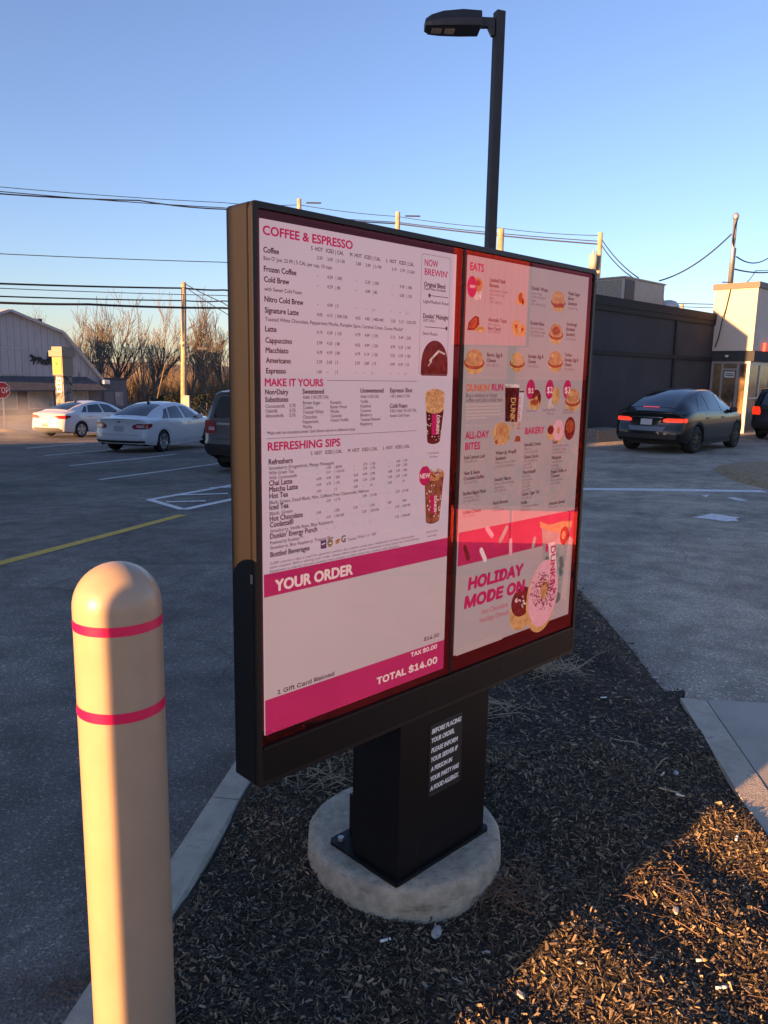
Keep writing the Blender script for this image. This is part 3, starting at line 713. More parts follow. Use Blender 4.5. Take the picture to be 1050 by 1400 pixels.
Q = 'right'
def c5(x, y): return 630 + x / 5.526, 330 + y / 5.526
def c6(x, y): return 630 + x / 5.526, 510 + y / 5.526
def c7(x, y): return 610 + x / 5.25, 690 + y / 5.25
def rb(s, p, h=.0108, col='ink', x1=None): T(Q, s, p[0], p[1], h, col, .045, x1)
def rs(s, p, h=.0074): T(Q, s, p[0], p[1], h, 'inkgrey', .018)
T(Q, 'EATS', *c5(93, 212), .0205, 'head', .06, c5(195, 0)[0])
for head, x, y, dy, subs, ds in (
    (('Loaded Hash', 'Browns'), 242, 300, 41, ('with Jalapeño Cheddar', 'Queso and Crispy', 'Bacon', '3.99 | 240 CAL'), 30),
    (("Dunkin’ Wraps",), 557, 362, 36, ('Chorizo & Egg', 'Chicken & Roasted', 'Pepper', '5.09 | 390-610 CAL'), 28),
    (('Maple Sugar', 'Bacon', 'Sandwich'), 835, 402, 38, ('5.59 | 670 CAL',), 28),
    (('Avocado Toast',), 230, 602, 36, ('3.79 | 240 CAL',), 30), (('Omelet Bites',), 545, 627, 36, ('2 Bacon & Cheddar', '2 Egg White & Veggie', '4.29 | 230-280 CAL'), 28),
    (('Sourdough', 'Breakfast', 'Sandwich'), 820, 634, 39, ('5.79 | 650 CAL',), 28),
    (('Bacon, Egg &', 'Cheese'), 220, 868, 43, ('5.09 | 520 CAL',), 30), (('Sausage, Egg &', 'Cheese'), 530, 878, 41, ('5.09 | 700 CAL',), 29), (('Turkey', 'Sausage, Egg &', 'Cheese'), 807, 868, 37, ('5.09 | 480 CAL',), 28)):
    for i, s in enumerate(head): rb(s, c5(x - i * 1.5, y + dy * i))
    for i, s in enumerate(subs): rs(s, c5(x - 4, y + dy * (len(head) - 1) + 33 + ds * i))
rb('Bacon Topped', c5(228, 664), .008); rs('4.79 | 290 CAL', c5(227, 690))
rule(Q, *c5(50, 1033), *c5(945, 1040), t=.001, key='shade'); rule(Q, *c6(45, 393), *c6(905, 372), t=.001, key='shade')
# food pictures of the upper part
def bun(p, s=1.0, key='tan', mid='red', low='dough'):
    pic('sandwich_picture')
    ell(Q, low, p[0], p[1] + 7 * s, .036 * s, .020 * s, -.0116); ell(Q, mid, p[0], p[1] + 3 * s, .042 * s, .016 * s, -.0114); ell(Q, 'cream', p[0], p[1] + 1.5 * s, .036 * s, .011 * s, -.0113); ell(Q, key, p[0], p[1] - 3.5 * s, .034 * s, .021 * s, -.0112); ell(Q, 'dough', p[0] - 2 * s, p[1] - 6 * s, .016 * s, .007 * s, -.0111)
pic('hash_brown_picture'); p = c5(150, 390); cup(Q, (p[0], p[1] - 8), (p[0], p[1] + 7), .024, .015, 'silver'); ell(Q, 'tan', p[0], p[1] - 12, .026, .020, -.0114); ell(Q, 'red', p[0] + 1, p[1] - 14, .012, .008, -.0112); ell(Q, 'head', *c5(108, 340), .022, .030, -.0111); T(Q, 'NEW', c5(92, 0)[0], c5(0, 347)[1], .008, 'pale', .03)
pic('wrap_picture'); p = c5(480, 425); shape_px(Q, 'dough', [(p[0] - 8, p[1] + 8), (p[0] - 2, p[1] - 9), (p[0] + 3, p[1] - 6), (p[0] + 7, p[1] + 9), (p[0] + 3, p[1] + 10)]); ell(Q, 'red', p[0] - 1, p[1], .010, .016, -.0113); ell(Q, 'choc', p[0] + 2, p[1] + 5, .006, .009, -.0112)
bun(c5(760, 445)); shape_px(Q, 'red', [c5(718, 465), c5(805, 470), c5(798, 500), c5(725, 498)], -.0111)
pic('toast_picture'); p = c5(125, 640); shape_px(Q, 'choc', [c5(72, 670), c5(82, 610), c5(130, 560), c5(160, 570), c5(165, 625), c5(130, 670)]); shape_px(Q, 'red', [c5(85, 655), c5(95, 610), c5(132, 572), c5(150, 582), c5(150, 622), c5(125, 655)], -.0113); shape_px(Q, 'dough', [c5(115, 675), c5(160, 635), c5(205, 650), c5(208, 672), c5(180, 685)], -.0112); shape_px(Q, 'green', [c5(125, 668), c5(162, 640), c5(198, 652), c5(190, 668)], -.0110)
pic('omelet_picture'); ell(Q, 'cream', *c5(442, 648), .024, .022); ell(Q, 'cream', *c5(485, 672), .022, .020, -.0114); ell(Q, 'dough', *c5(445, 682), .018, .014, -.0113); ell(Q, 'red', *c5(440, 640), .008, .006, -.0111); ell(Q, 'red', *c5(487, 665), .007, .006, -.0111)
bun(c5(742, 690)); ell(Q, 'red', *c5(742, 675), .022, .014, -.0110); bun(c5(125, 900), 1.15); bun(c5(450, 905), .95, 'cream'); bun(c5(738, 900), 1.05)
# run offer
T(Q, 'DUNKIN’', *c6(65, 137), .0195, 'orange', .035, c6(243, 0)[0]); T(Q, 'RUN', *c6(256, 133), .0195, 'head', .06, c6(340, 0)[0])
T(Q, 'Buy a medium or larger', *c6(62, 184), .0118, 'ink', .01, c6(298, 0)[0]); T(Q, 'coffee and add a food item', *c6(60, 221), .0118, 'ink', .01, c6(336, 0)[0])
for i in range(5): rule(Q, *c6(58, 250 + i * 26), *c6(325 - (i == 4) * 110, 238 + i * 26), t=.004, key='shade')
pic('cup_picture'); pa, pb = c6(358, 108), c6(358, 368); pc, pd = c6(448, 370), c6(466, 108); shape_px(Q, 'brown', [pa, pb, pc, pd]); shape_px(Q, 'silver', [c6(355, 85), c6(358, 110), c6(466, 112), c6(468, 90), c6(410, 82)], -.0113)
shape_px(Q, 'white', [c6(466, 145), c6(452, 368), c6(478, 368), c6(502, 150)], -.0114); shape_px(Q, 'ink', [c6(464, 136), c6(466, 148), c6(504, 146), c6(500, 136)], -.0112)
T(Q, 'DUNKIN', *c6(402, 190), .024, 'dough', .03, rot=-math.pi / 2, width=.098); T(Q, 'DUNKIN', *c6(460, 185), .012, 'orange', .03, rot=-math.pi / 2, width=.10)
for x, t in ((550, '$1'), (693, '$2'), (826, '$3')):
    pic('price_bubble'); ell(Q, 'head', *c6(x, 125), .0245, .032, -.0113); T(Q, t, *c6(x - 21, 152), .020, 'pale', .03, c6(x + 20, 0)[0], n=-.0106)
def donut(side, p, r, ring, hole, n=-.0112, sq=1.15):
    pic('doughnut_picture')
    ell(side, 'dough', p[0], p[1] + 2, r, r * sq, n); ell(side, ring, p[0], p[1], r * .96, r * sq * .92, n + .0001); ell(side, hole, p[0], p[1], r * .28, r * .32, n + .0002)
donut(Q, c6(592, 195), .028, 'choc', 'tan'); ell(Q, 'dough', *c6(575, 235), .030, .018, -.0110); ell(Q, 'red', *c6(578, 222), .024, .010, -.0109)
pic('bagel_picture'); ell(Q, 'dough', *c6(740, 175), .023, .030, -.0112); ell(Q, 'silver', *c6(703, 235), .016, .020, -.0112); bun(c6(868, 195), 1.15)
for s, x, y in (('Classic Donut', 515, 296), ('Stuffed Bagel Minis', 640, 290), ('1 piece only', 663, 314), ('Sausage, Egg &', 797, 286), ('Cheese Sandwich', 790, 308)): rs(s, c6(x, y))
# bites and bakery
T(Q, 'ALL-DAY', *c6(55, 500), .0205, 'head', .06, c6(232, 0)[0]); T(Q, 'BITES', *c6(54, 584), .0205, 'head', .06, c6(166, 0)[0]); T(Q, 'BAKERY', *c6(507, 464), .0205, 'head', .06, c6(650, 0)[0])
pic('croissant_picture'); ell(Q, 'dough', *c6(330, 455), .044, .034, -.0114); ell(Q, 'tan', *c6(318, 450), .022, .028, -.0112); ell(Q, 'tan', *c6(355, 450), .016, .026, -.0112); ell(Q, 'green', *c6(335, 497), .042, .012, -.0113); ell(Q, 'cream', *c6(325, 512), .036, .014, -.0112); shape_px(Q, 'red', [c6(278, 515), c6(298, 505), c6(300, 538), c6(284, 540)], -.0111); shape_px(Q, 'red', [c6(425, 520), c6(440, 475), c6(470, 480), c6(472, 520)], -.0112)
donut(Q, c6(758, 435), .034, 'icing', 'tan'); ell(Q, 'dough', *c6(702, 450), .022, .026, -.0114); ell(Q, 'choc', *c6(700, 432), .019, .015, -.0110); pic('muffin_picture'); ell(Q, 'choc', *c6(845, 420), .034, .040, -.0113); ell(Q, 'red', *c6(845, 405), .026, .022, -.0111)
for head, x, y, dy, subs, ds in (
    (('Iced Lemon Loaf',), 48, 655, 40, ('3.39 | 460 CAL',), 30), (('Ham & Swiss', 'Croissant Stuffer'), 45, 775, 40, ('4.39 | 350 CAL',), 30), (('Stuffed Bagel Minis',), 38, 930, 40, ('2 Everything, 2 Plain', '3.79 | 240/260 CAL'), 28), (('Grilled Cheese',), 35, 1073, 40, ('5.79 | 460 CAL',), 28),
    (('Wake-Up Wrap®', 'Sandwich'), 285, 620, 42, ('Add your Choice of Meat', '2.59-3.29 | 180-290 CAL'), 30), (("Snackin’ Bacon",), 275, 822, 40, ('8 pieces of Smoked Maple', 'Sugar Bacon', '4.79 | 210 CAL'), 28), (('Hash Browns',), 265, 1000, 40, ('6 pieces', '1.59 | 140 CAL'), 26),
    (('Specialty Donut',), 500, 556, 40, ('Please Try', '2.29 | 210-570 CAL'), 28), (('Classic Donut',), 497, 650, 40, ('1.99 | 240-490 CAL', '6 for 9.99', '12 for 15.99'), 26), (('Munchkins®',), 488, 766, 40, ('50-70 CAL', 'per munchkin', '5 for 2.49', '10 for 3.99', '25 for 9.99'), 26), (('Classic Tiger Tail',), 480, 932, 40, ('2.79 | 350 CAL',), 26), (('Muffin',), 475, 998, 40, ('3.29 | Pumpkin, Blueberry', '390-590 CAL'), 26),
    (('Bagel',), 715, 535, 40, ('Plain, Everything, Sesame', 'with Cream Cheese', '3.79 | 340-490 CAL'), 26), (('Multigrain',), 708, 655, 40, ('Cinnamon Raisin', 'Everything', '1.99 | 330 CAL'), 26), (('English Muffin or', 'Croissant'), 700, 762, 32, ('Plain or with Butter', '2.29 | 340 CAL'), 26), (('Avocado Spread',), 688, 1002, 40, ('1.99 | 70 CAL',), 26)):
    for i, s in enumerate(head): rb(s, c6(x - i * 2, y + dy * i))
    for i, s in enumerate(subs): rs(s, c6(x - 3, y + dy * (len(head) - 1) + 28 + ds * i))
# holiday banner
vh1, vh0 = uv(632, 729.2)[1], uv(630, 775.7)[1]
shape(Q, 'band2', [(.7195, vh0), (1.364, vh0), (1.364, vh1), (.7195, vh1)], -.0117, solo='colour_band')
for a, c, k in (((315, 175), (350, 225), 'icing'), ((455, 170), (410, 262), 'teal'), ((483, 262), (483, 352), 'icing'), ((272, 330), (300, 398), 'pale'), ((155, 310), (178, 390), 'choc'), ((655, 250), (645, 300), 'teal'), ((560, 225), (600, 262), 'band2')):
    pic('banner_sprinkle'); capsule(Q, k, c7(*a), c7(*c), .0085, -.0114)
T(Q, 'HOLIDAY', *c7(180, 614), .047, 'head', .10, c7(568, 0)[0], shear=.08); T(Q, 'MODE ON', *c7(152, 750), .047, 'head', .10, c7(577, 0)[0], shear=.08)
T(Q, 'Hot Chocolate', *c7(275, 795), .0165, 'head', .012, c7(460, 0)[0]); T(Q, 'Holiday Donuts', *c7(260, 857), .0165, 'head', .012, c7(467, 0)[0])
for i in range(3): rule(Q, *c7(92, 1060 + 16 * i), *c7(408 + (i > 0) * 16, 940 + 16 * i), t=.003, key='shade')
pic('cup_picture'); pts = [c7(705, 150), c7(722, 480), c7(790, 716), c7(840, 670), c7(895, 235), c7(915, 130)]
shape_px(Q, 'teal', pts, -.0115); shape_px(Q, 'shade', [c7(900, 235), c7(918, 232), c7(880, 690), c7(842, 670)], -.0116)
shape_px(Q, 'pale', [c7(752, 282), c7(800, 270), c7(822, 606), c7(775, 560)], -.0113); T(Q, 'DUNKIN’', *c7(770, 305), .028, 'head', .045, rot=-math.pi / 2 + .06, width=.172, n=-.0104)
shape_px(Q, 'cream', [c7(695, 170), c7(692, 120), c7(710, 130), c7(760, 150), c7(860, 120), c7(925, 120), c7(918, 165), c7(840, 205), c7(760, 195)], -.0112); ell(Q, 'choc', *c7(868, 225), .028, .034, -.0111, k=18); ell(Q, 'cream', *c7(862, 222), .012, .016, -.0110)
capsule(Q, 'dkteal', c7(843, 395), c7(850, 440), .012, -.0110); capsule(Q, 'dkteal', c7(838, 460), c7(842, 500), .010, -.0110); capsule(Q, 'head', c7(742, 300), c7(742, 330), .008, -.0110); ell(Q, 'dkteal', *c7(742, 400), .011, .014, -.0110); ell(Q, 'dkteal', *c7(815, 672), .022, .020, -.0109)
# ring doughnut with pink icing and dark sprinkles, chocolate one beside it
pic('doughnut_picture'); ell(Q, 'shade', *c7(650, 830), .13, .016, -.0116); 
ell(Q, 'dough', *c7(560, 800), .066, .050, -.0110); ell(Q, 'dough', *c7(560, 760), .066, .050, -.01095); ell(Q, 'choc', *c7(562, 700), .060, .052, -.0109)
for i in range(40):
    a = random.uniform(0, 6.28); r = random.random() ** .5; x, y = 562 + 46 * r * math.cos(a), 695 + 46 * r * math.sin(a); k = random.choice(('pale', 'choc', 'brown', 'choc'))
    capsule(Q, k, c7(x, y), c7(x + random.uniform(-12, 12), y + random.uniform(-12, 12)), .0032, -.0107)
pic('doughnut_picture'); ell(Q, 'dough', *c7(706, 665), .094, .128, -.0106, rot=-.12); ell(Q, 'icing', *c7(716, 640), .090, .120, -.0105, rot=-.12)
ell(Q, 'dough', *c7(722, 612), .025, .037, -.0103, rot=-.1); ell(Q, 'tan', *c7(714, 618), .017, .030, -.0102, rot=-.1)
for i in range(150):
    a = random.uniform(0, 6.28); r = random.uniform(.36, .95); x = 714 + 96 * r * math.cos(a); y = 630 - 20 * math.cos(a) * r + 142 * r * math.sin(a); d = random.uniform(0, 6.28)
    capsule(Q, 'sprink', c7(x, y), c7(x + 11 * math.cos(d), y + 11 * math.sin(d)), .0018, -.0101)

# allergy notice on the pedestal
ps = {}
notice = MB(); nu0, nv0 = uv(586, 1092); nu1, nv1 = nu0 + .155, uv(586, 994)[1]
rows = [B(a, c, .0) for a, c in rounded(nu0, nu1, nv0, nv1, .006)]
notice.prism([r - N * .0038 for r in rows], N * .0013)
NO = notice.build('allergy_notice', M['plastic'], board)
S['notice'] = mat('notice_lettering', (.88, .86, .80), .6); S['noticegrey'] = mat('notice_small_print', (.30, .29, .28), .6)
for s, y0, wd in (('BEFORE PLACING', 393, .138), ('YOUR ORDER,', 500, .106), ('PLEASE INFORM', 618, .124), ('YOUR SERVER IF', 727, .126), ('A PERSON IN', 840, .100), ('YOUR PARTY HAS', 953, .134), ('A FOOD ALLERGY.', 1066, .134)):
    TEXTS.append(('notice', s, nu0 + .0085, uv(560 + 255 / 8.75, 960 + y0 / 8.75)[1], .0145, 'notice', .085, wd, -.0018, .18, 0.0))
TEXTS.append(('notice', '––––––––––––', nu0 + .0085, nv0 + .006, .004, 'noticegrey', 0, .044, -.0018, 0, 0)); TEXTS.append(('notice', '–––– ––', nu0 + .115, nv0 + .022, .004, 'noticegrey', 0, .026, -.0018, 0, 0))
DISP['notice'] = {}

# turn all lettering into meshes, grouped by screen and colour
def make_texts():
    tmp = []; H = None
    for (side, s, u, v, h, col, bold, width, n, shear, rot) in [('x', 'H', 0, 0, 1, 'ink', 0, None, 0, 0, 0)] + TEXTS:
        c = bpy.data.curves.new('lettering', 'FONT'); c.body = s; c.size = 1.0;  c.shear = shear; c.resolution_u = 3; c.fill_mode = 'FRONT'
        if FONT and any(ch in s for ch in ('Gift', '$1', 'TAX', 'MODE ON', 'HOLIDAY')): c.font = FONT
        o = bpy.data.objects.new('lettering', c); COL.objects.link(o); tmp.append(o)
    bpy.context.view_layer.update(); dg = bpy.context.evaluated_depsgraph_get(); cap = None
    for o, t in zip(tmp, [None] + TEXTS):
        me = o.evaluated_get(dg).to_mesh(); k = len(me.vertices)
        co = np.empty(k * 3, dtype=np.float32); me.vertices.foreach_get('co', co); co = co.reshape(-1, 3)
        fs = [tuple(p.vertices) for p in me.polygons]
        if t is None:
            cap = co[:, 1].max(); continue
        side, s, u, v, h, col, bold, width, n, shear, rot = t
        if k == 0: continue
        sy = h / cap; sx = sy * .92 if width is None else width / max(1e-6, co[:, 0].max() - co[:, 0].min())
        x0 = co[:, 0].min(); c, sn = math.cos(rot), math.sin(rot); vs = []
        for a in co:
            x, y = (a[0] - x0) * sx, a[1] * sy
            vs.append(B(u + x * c - y * sn, v + x * sn + y * c, n))
        d = DISP[side]
        if (col, 'T') not in d: d[(col, 'T')] = MB()
        d[(col, 'T')].add(vs, fs)
        if bold > .015:                                               # heavier strokes: shifted overlays, each a hair in front
            st = bold * .62 * sy
            for q, (ox, oy) in enumerate(((1, 0), (-1, 0), (0, .8), (0, -.8), (.7, .6), (-.7, .6), (.7, -.6), (-.7, -.6))):
                dv = (U * (ox * c - oy * sn) + Z * (ox * sn + oy * c)) * st + N * (.00002 * (q + 1)); d[(col, 'T')].add([p + dv for p in vs], fs)
        o.evaluated_get(dg).to_mesh_clear()
    for o in tmp:
        c = o.data; bpy.data.objects.remove(o); bpy.data.curves.remove(c)
make_texts()
for side, par in (('left', SCR['left']), ('right', SCR['right']), ('notice', NO)):
    for (key, _k), m_ in DISP[side].items(): m_.build('lettering', S[key], par)
build_pics()
# cover glass over both screens
for a, c in ((UL + .0155, .6865), (.6995, UR - .0155)):
    b = MB(); pts = [B(a, -1.2345, -.005), B(c, -1.2345, -.005), B(c, VT - .0165, -.005), B(a, VT - .0165, -.005)]
    b.add(pts, [(0, 1, 2, 3)]); b.build('cover_glass', M['cover'], board)

# round concrete pad
pad = MB(); rr = .326; rows = []
for i, (r, z) in enumerate(((0.0, .164), (rr * .5, .1645), (rr * .86, .163), (rr - .012, .161), (rr, .150), (rr + .004, .09), (rr + .002, -.12))):
    row = []
    for j in range(73):
        a = 2 * math.pi * j / 72; q = r * (1 + (.005 * math.sin(a * 5 + i) + .004 * math.sin(a * 17)) * (i >= 3)); row.append((q * math.cos(a), q * math.sin(a), z - .165 + (.003 * math.sin(a * 5) if i in (3, 4) else 0)))
    rows.append(row)
pad.grid(rows, flip=False); po = pad.build('concrete_pad', M['pad']); po.location = (.09, 2.405, .165)
tag(po, 'round weathered concrete footing under the black menu board pedestal', 'concrete pad')

# ------------------------------------------------------------------ bollards
def bollard(loc, r, h, body, bands, tilt=(0, 0)):
    e = empty('bollard', loc); e.rotation_euler = (tilt[0], tilt[1], 0)
    prof = [(r, -.3), (r, h - r)]
    for i in range(1, 13):
        a = math.pi / 2 * i / 12; prof.append((r * math.cos(a) + 1e-5, h - r + r * math.sin(a)))
    b = MB(); b.lathe((0, 0, 0), prof, 64); b.build('sleeve', body, e)
    for z0, z1 in bands:
        b = MB(); b.lathe((0, 0, 0), [(r + .0005, z0), (r + .0005, z1)], 64); b.build('reflective_band', M['pink'], e)
    return e
BL = CAM + ray(160, 840) * 1.60
bo = bollard((BL.x + .002, BL.y - .005, .05), .0885, 1.243, M['beige'], ((1.112, 1.132), (.929, .951)), (R(0), R(.1)))
tag(bo, 'beige plastic bollard with two pink bands on the kerb', 'bollard')
g = gnd(829, 600)
bo2 = bollard((g.x + .5, g.y + .5, zg(g.x, g.y)), .11, 1.2, M['white'], ())
tag(bo2, 'small white bollard by the glass shop door behind the black car', 'bollard')
WP = onplane(978, 431, gnd(803, 601), N)
bo2.location = WP - U * .9 + N * .55; bo2.location.z = zg(bo2.location.x, bo2.location.y)

# ------------------------------------------------------------------ parking lot lamp
D_L = 8.0
PT, PBm = CAM + ray(683, 16) * D_L, CAM + ray(671, 335) * D_L * 1.0
lx, ly = PT.x, PT.y; lt = PT.z; lp = empty('street_lamp', (lx, ly, .05)); tag(lp, 'tall dark square lamp post with one flat lamp head above the menu board', 'street lamp')
rz = R(20)
b = MB(); b.box((0, 0, lt / 2 - .05), (.100, .100, lt - .0), rz, .008); b.build('pole', M['dark_pole'], lp)
b = MB(); b.box((0, 0, .05), (.26, .26, .1), rz, .01); b.build('pole_base', M['dark_pole'], lp)
b = MB(); hz = lt - .05
hd_ = Vector((-math.cos(rz * .3), -math.sin(rz * .3) * .6, 0)).normalized(); hs = Vector((-hd_.y, hd_.x, 0))
def hpt(a, s, z): return hd_ * a + hs * s + Z * (hz + z)
b = MB(); b.prism([hpt(.05, -.035, -.07), hpt(.22, -.035, -.07), hpt(.22, -.035, -.16), hpt(.12, -.035, -.155), hpt(.075, -.035, -.235), hpt(.05, -.035, -.235)], hs * .07); b.build('arm', M['dark_pole'], lp)
b = MB(); rows = []
for a, wd, zt, zb in ((.20, .135, -.05, -.185), (.205, .14, -.043, -.19), (.40, .145, -.040, -.198), (.60, .135, -.062, -.204), (.72, .115, -.095, -.205), (.775, .085, -.125, -.19), (.78, .05, -.14, -.175)):
    rows.append([hpt(a, -wd, zb), hpt(a, -wd * 1.02, (zt + zb) / 2 - .01), hpt(a, -wd * .82, zt), hpt(a, wd * .82, zt), hpt(a, wd * 1.02, (zt + zb) / 2 - .01), hpt(a, wd, zb), hpt(a, -wd, zb)])
b.grid(rows, smooth=False, flip=True); b.add(rows[0][:6], [(0, 1, 2, 3, 4, 5)]); b.add(rows[-1][:6], [(5, 4, 3, 2, 1, 0)]); b.build('lamp_head', M['dark_pole'], lp)
for a in (.52, .655):
    b = MB()
    for i in range(6):
        for j in range(5):
            b.lathe(hpt(a + (i - 2.5) * .017, (j - 2) * .024, -.2085), [(.0001, -.006), (.006, -.005), (.009, .004)], 6)
    b.build('led_lens', mat('led_lens', (.45, .42, .36), .25), lp)
b = MB(); b.prism([hpt(.45, -.12, -.2005), hpt(.74, -.10, -.2055), hpt(.74, .10, -.2055), hpt(.45, .12, -.2005)], Z * -.003); b.build('lens_tray', M['bezel'], lp)

# ------------------------------------------------------------------ cars
def lerp_tab(tab, x):
    if x <= tab[0][0]: return tab[0][1]
    for (a, va), (c, vc) in zip(tab, tab[1:]):
        if x <= c:
            t = (x - a) / (c - a); return va + (vc - va) * t
    return tab[-1][1]
def smooth_tab(tab, x):
    """monotone-ish cubic interpolation"""
    if x <= tab[0][0]: return tab[0][1]
    if x >= tab[-1][0]: return tab[-1][1]
    n = len(tab)
    for i in range(n - 1):
        if x <= tab[i + 1][0]:
            x0, y0 = tab[i]; x1, y1 = tab[i + 1]; h = x1 - x0
            m = (y1 - y0) / h
            ml = (y0 - tab[i - 1][1]) / (x0 - tab[i - 1][0]) if i > 0 else m
            mr = (tab[i + 2][1] - y1) / (tab[i + 2][0] - x1) if i < n - 2 else m
            d0 = (ml + m) / 2 if ml * m > 0 else 0.0; d1 = (mr + m) / 2 if mr * m > 0 else 0.0
            t = (x - x0) / h; t2, t3 = t * t, t * t * t
            return (2 * t3 - 3 * t2 + 1) * y0 + (t3 - 2 * t2 + t) * h * d0 + (-2 * t3 + 3 * t2) * y1 + (t3 - t2) * h * d1
class CarShape:
    def __init__(s, d): s.__dict__.update(d)
    def halfw(s, x, z):
        wd = smooth_tab(s.W, x); zc = s.zmid
        k = 1 - .055 * ((z - zc) / .5) ** 2 if z < zc else 1 - .035 * ((z - zc) / .4) ** 2
        return wd * max(.8, k)
    def low(s, x):
        z = smooth_tab(s.lowt, x)
        for xw in s.axles:
            dx = abs(x - xw)
            if dx < s.arch: z = max(z, s.wr + math.sqrt(s.arch ** 2 - dx * dx) - .01)
        return z
    def warp(s, x, y, z):
        wd = s.W[1][1]
        if x < .7:
            q = (1 - x / .7) ** 2; x += (smooth_tab(s.rear, z) + s.rround * (abs(y) / wd) ** 2.4) * q
        xf = s.L - x
        if xf < .9:
            q = (1 - xf / .9) ** 2; x -= (smooth_tab(s.front, z) + s.fround * (abs(y) / wd) ** 2.2) * q
        return Vector((x - s.axles[0], y, z))
    def section(s, x):
        lo, be, to, wr = s.low(x), smooth_tab(s.belt, x), smooth_tab(s.top, x), smooth_tab(s.Wr, x)
        be = min(be, to - .012); lo = min(lo, be - .08); pts = []
        for i in range(8):
            z = lo + (be - lo) * i / 7; inset = .03 * (1 - i / 1.0) if i < 1 else 0
            pts.append((s.halfw(x, z) - inset, z))
        wb = pts[-1][0]; g = to - be; rc = min(.06, g * .5)
        for i in range(1, 7):
            f = i / 6; pts.append((wb + (min(wr, wb - .012) - wb) * f + .018 * math.sin(math.pi * f) * min(1, g / .3), be + (g - rc) * f))
        wr2 = pts[-1][0]; 
        for f, dz in ((.93, .62), (.84, .90), (.66, 1.0)): pts.append((wr2 * f, be + g - rc + rc * dz))
        crown = .025 * min(1.0, g / .3 + .3)
        for f in (.44, .22, 0): pts.append((wr2 * f, to + crown * (1 - (f / .66) ** 2)))
        return pts
    def ring(s, x):
        p = s.section(x); r = [s.warp(x, y, z) for y, z in p]; return r + [Vector((q.x, -q.y, q.z)) for q in reversed(r[:-1])]
    def side(s, x, f, sgn, off):
        """greenhouse side: f = 0 at the belt line, 1 at the roof rail"""
        def pt(xx, ff):
            p = s.section(xx); i = 7 + ff * 6; k = min(12, int(i)); t = i - k
            y = p[k][0] + (p[k + 1][0] - p[k][0]) * t; z = p[k][1] + (p[k + 1][1] - p[k][1]) * t; return s.warp(xx, y, z)
        a = pt(x, f); dx = (pt(x + .02, f) - pt(x - .02, f)); df = pt(x, min(1, f + .05)) - pt(x, max(0, f - .05)); n = dx.cross(df)
        if n.y < 0: n = -n
        a = a + n.normalized() * off; return Vector((a.x, a.y * sgn, a.z))
    def body(s, x, z, sgn, off):
        y = s.halfw(x, z) + off; q = s.warp(x, y, z); return Vector((q.x, q.y * sgn, q.z))
    def topp(s, x, fy, off):
        """upper surface: fy in -1..1 across the roof"""
        def pt(xx, ff):
            to, wr, be = smooth_tab(s.top, xx), smooth_tab(s.Wr, xx), smooth_tab(s.belt, xx)
            g = max(.012, to - min(be, to - .012)); wr2 = min(wr, s.halfw(xx, be) - .012); f = abs(ff) * .84; crown = .025 * min(1.0, g / .3 + .3); rc = min(.06, g * .5)
            z = to + crown * (1 - (f / .66) ** 2) if f < .66 else to - rc * .10 * (f - .66) / .18
            return s.warp(xx, wr2 * f * (1 if ff >= 0 else -1), z)
        a = pt(x, fy); n = (pt(x + .02, fy) - pt(x - .02, fy)).cross(pt(x, fy + .03) - pt(x, fy - .03)).normalized()
        if n.z < 0: n = -n
        return a + n * off
    def back(s, y, z, off):
        q = s.warp(0, y, z); n = Vector((-1, y * .35 / max(.3, s.W[1][1]), 0)).normalized(); return q + n * off
    def frontp(s, y, z, off):
        q = s.warp(s.L, y, z); return q + Vector((off, 0, 0))

def patch(fn, us, vs, close=None):
    rows = [[fn(u, v) for v in vs] for u in us]; return rows
def lin(a, b_, n): return [a + (b_ - a) * i / n for i in range(n + 1)]
def two_sided_grid(rows, ref):
    """grid whose faces look away from point ref"""
    b = MB(); a = (Vector(rows[1][0]) - Vector(rows[0][0])); c = (Vector(rows[0][1]) - Vector(rows[0][0])); n = c.cross(a)
    b.grid(rows, flip=n.dot(Vector(rows[0][0]) - ref) < 0); return b

def make_wheel(name, r, wdt, rim_m, style, parent, x, y):
    e = MB(); sg = 1 if y > 0 else -1
    e.lathe((0, 0, 0), [(r * .66, -wdt / 2 + .01), (r * .80, -wdt / 2), (r * .95, -wdt / 2 + .012), (r, -wdt / 2 + .05), (r, wdt / 2 - .05), (r * .95, wdt / 2 - .012), (r * .80, wdt / 2), (r * .66, wdt / 2 - .01)], 40, True, 'Y')
    t = e.build('tyre', M['tyre'], None)
    wh = empty(name, (x, y, r)); wh.parent = parent; t.parent = wh
    rm = MB(); ri = r * .67; yo = sg * wdt / 2
    rm.lathe((0, 0, 0), [(ri, yo * .3), (ri, yo * .96), (ri * .94, yo * .98), (ri * .9, yo * .8), (ri * .88, yo * .25), (0.001, yo * .2)], 36, True, 'Y')
    ns = {'five': 5, 'ten': 10, 'twin': 5, 'six': 6}[style]
    for k in range(ns):
        for da in ((-.16, .16) if style == 'twin' else (0,)):
            a = 2 * math.pi * k / ns + da + .3; wsp = .05 if style in ('five', 'six') else .028
            d = Vector((math.cos(a), 0, math.sin(a))); s_ = Vector((-d.z, 0, d.x))
            p0, p1 = d * (ri * .12), d * (ri * .95)
            q = [p0 - s_ * wsp * .8 * r / .33, p0 + s_ * wsp * .8 * r / .33, p1 + s_ * wsp * (1.2 if style == 'five' else .8) * r / .33, p1 - s_ * wsp * (1.2 if style == 'five' else .8) * r / .33]
            rm.prism([v + Vector((0, yo * .72, 0)) for v in q], Vector((0, yo * .2, 0)))
    rm.lathe((0, 0, 0), [(.001, yo * .98), (ri * .16, yo * .98), (ri * .19, yo * .7)], 16, True, 'Y')
    rm.build('rim', rim_m, wh)
    return wh

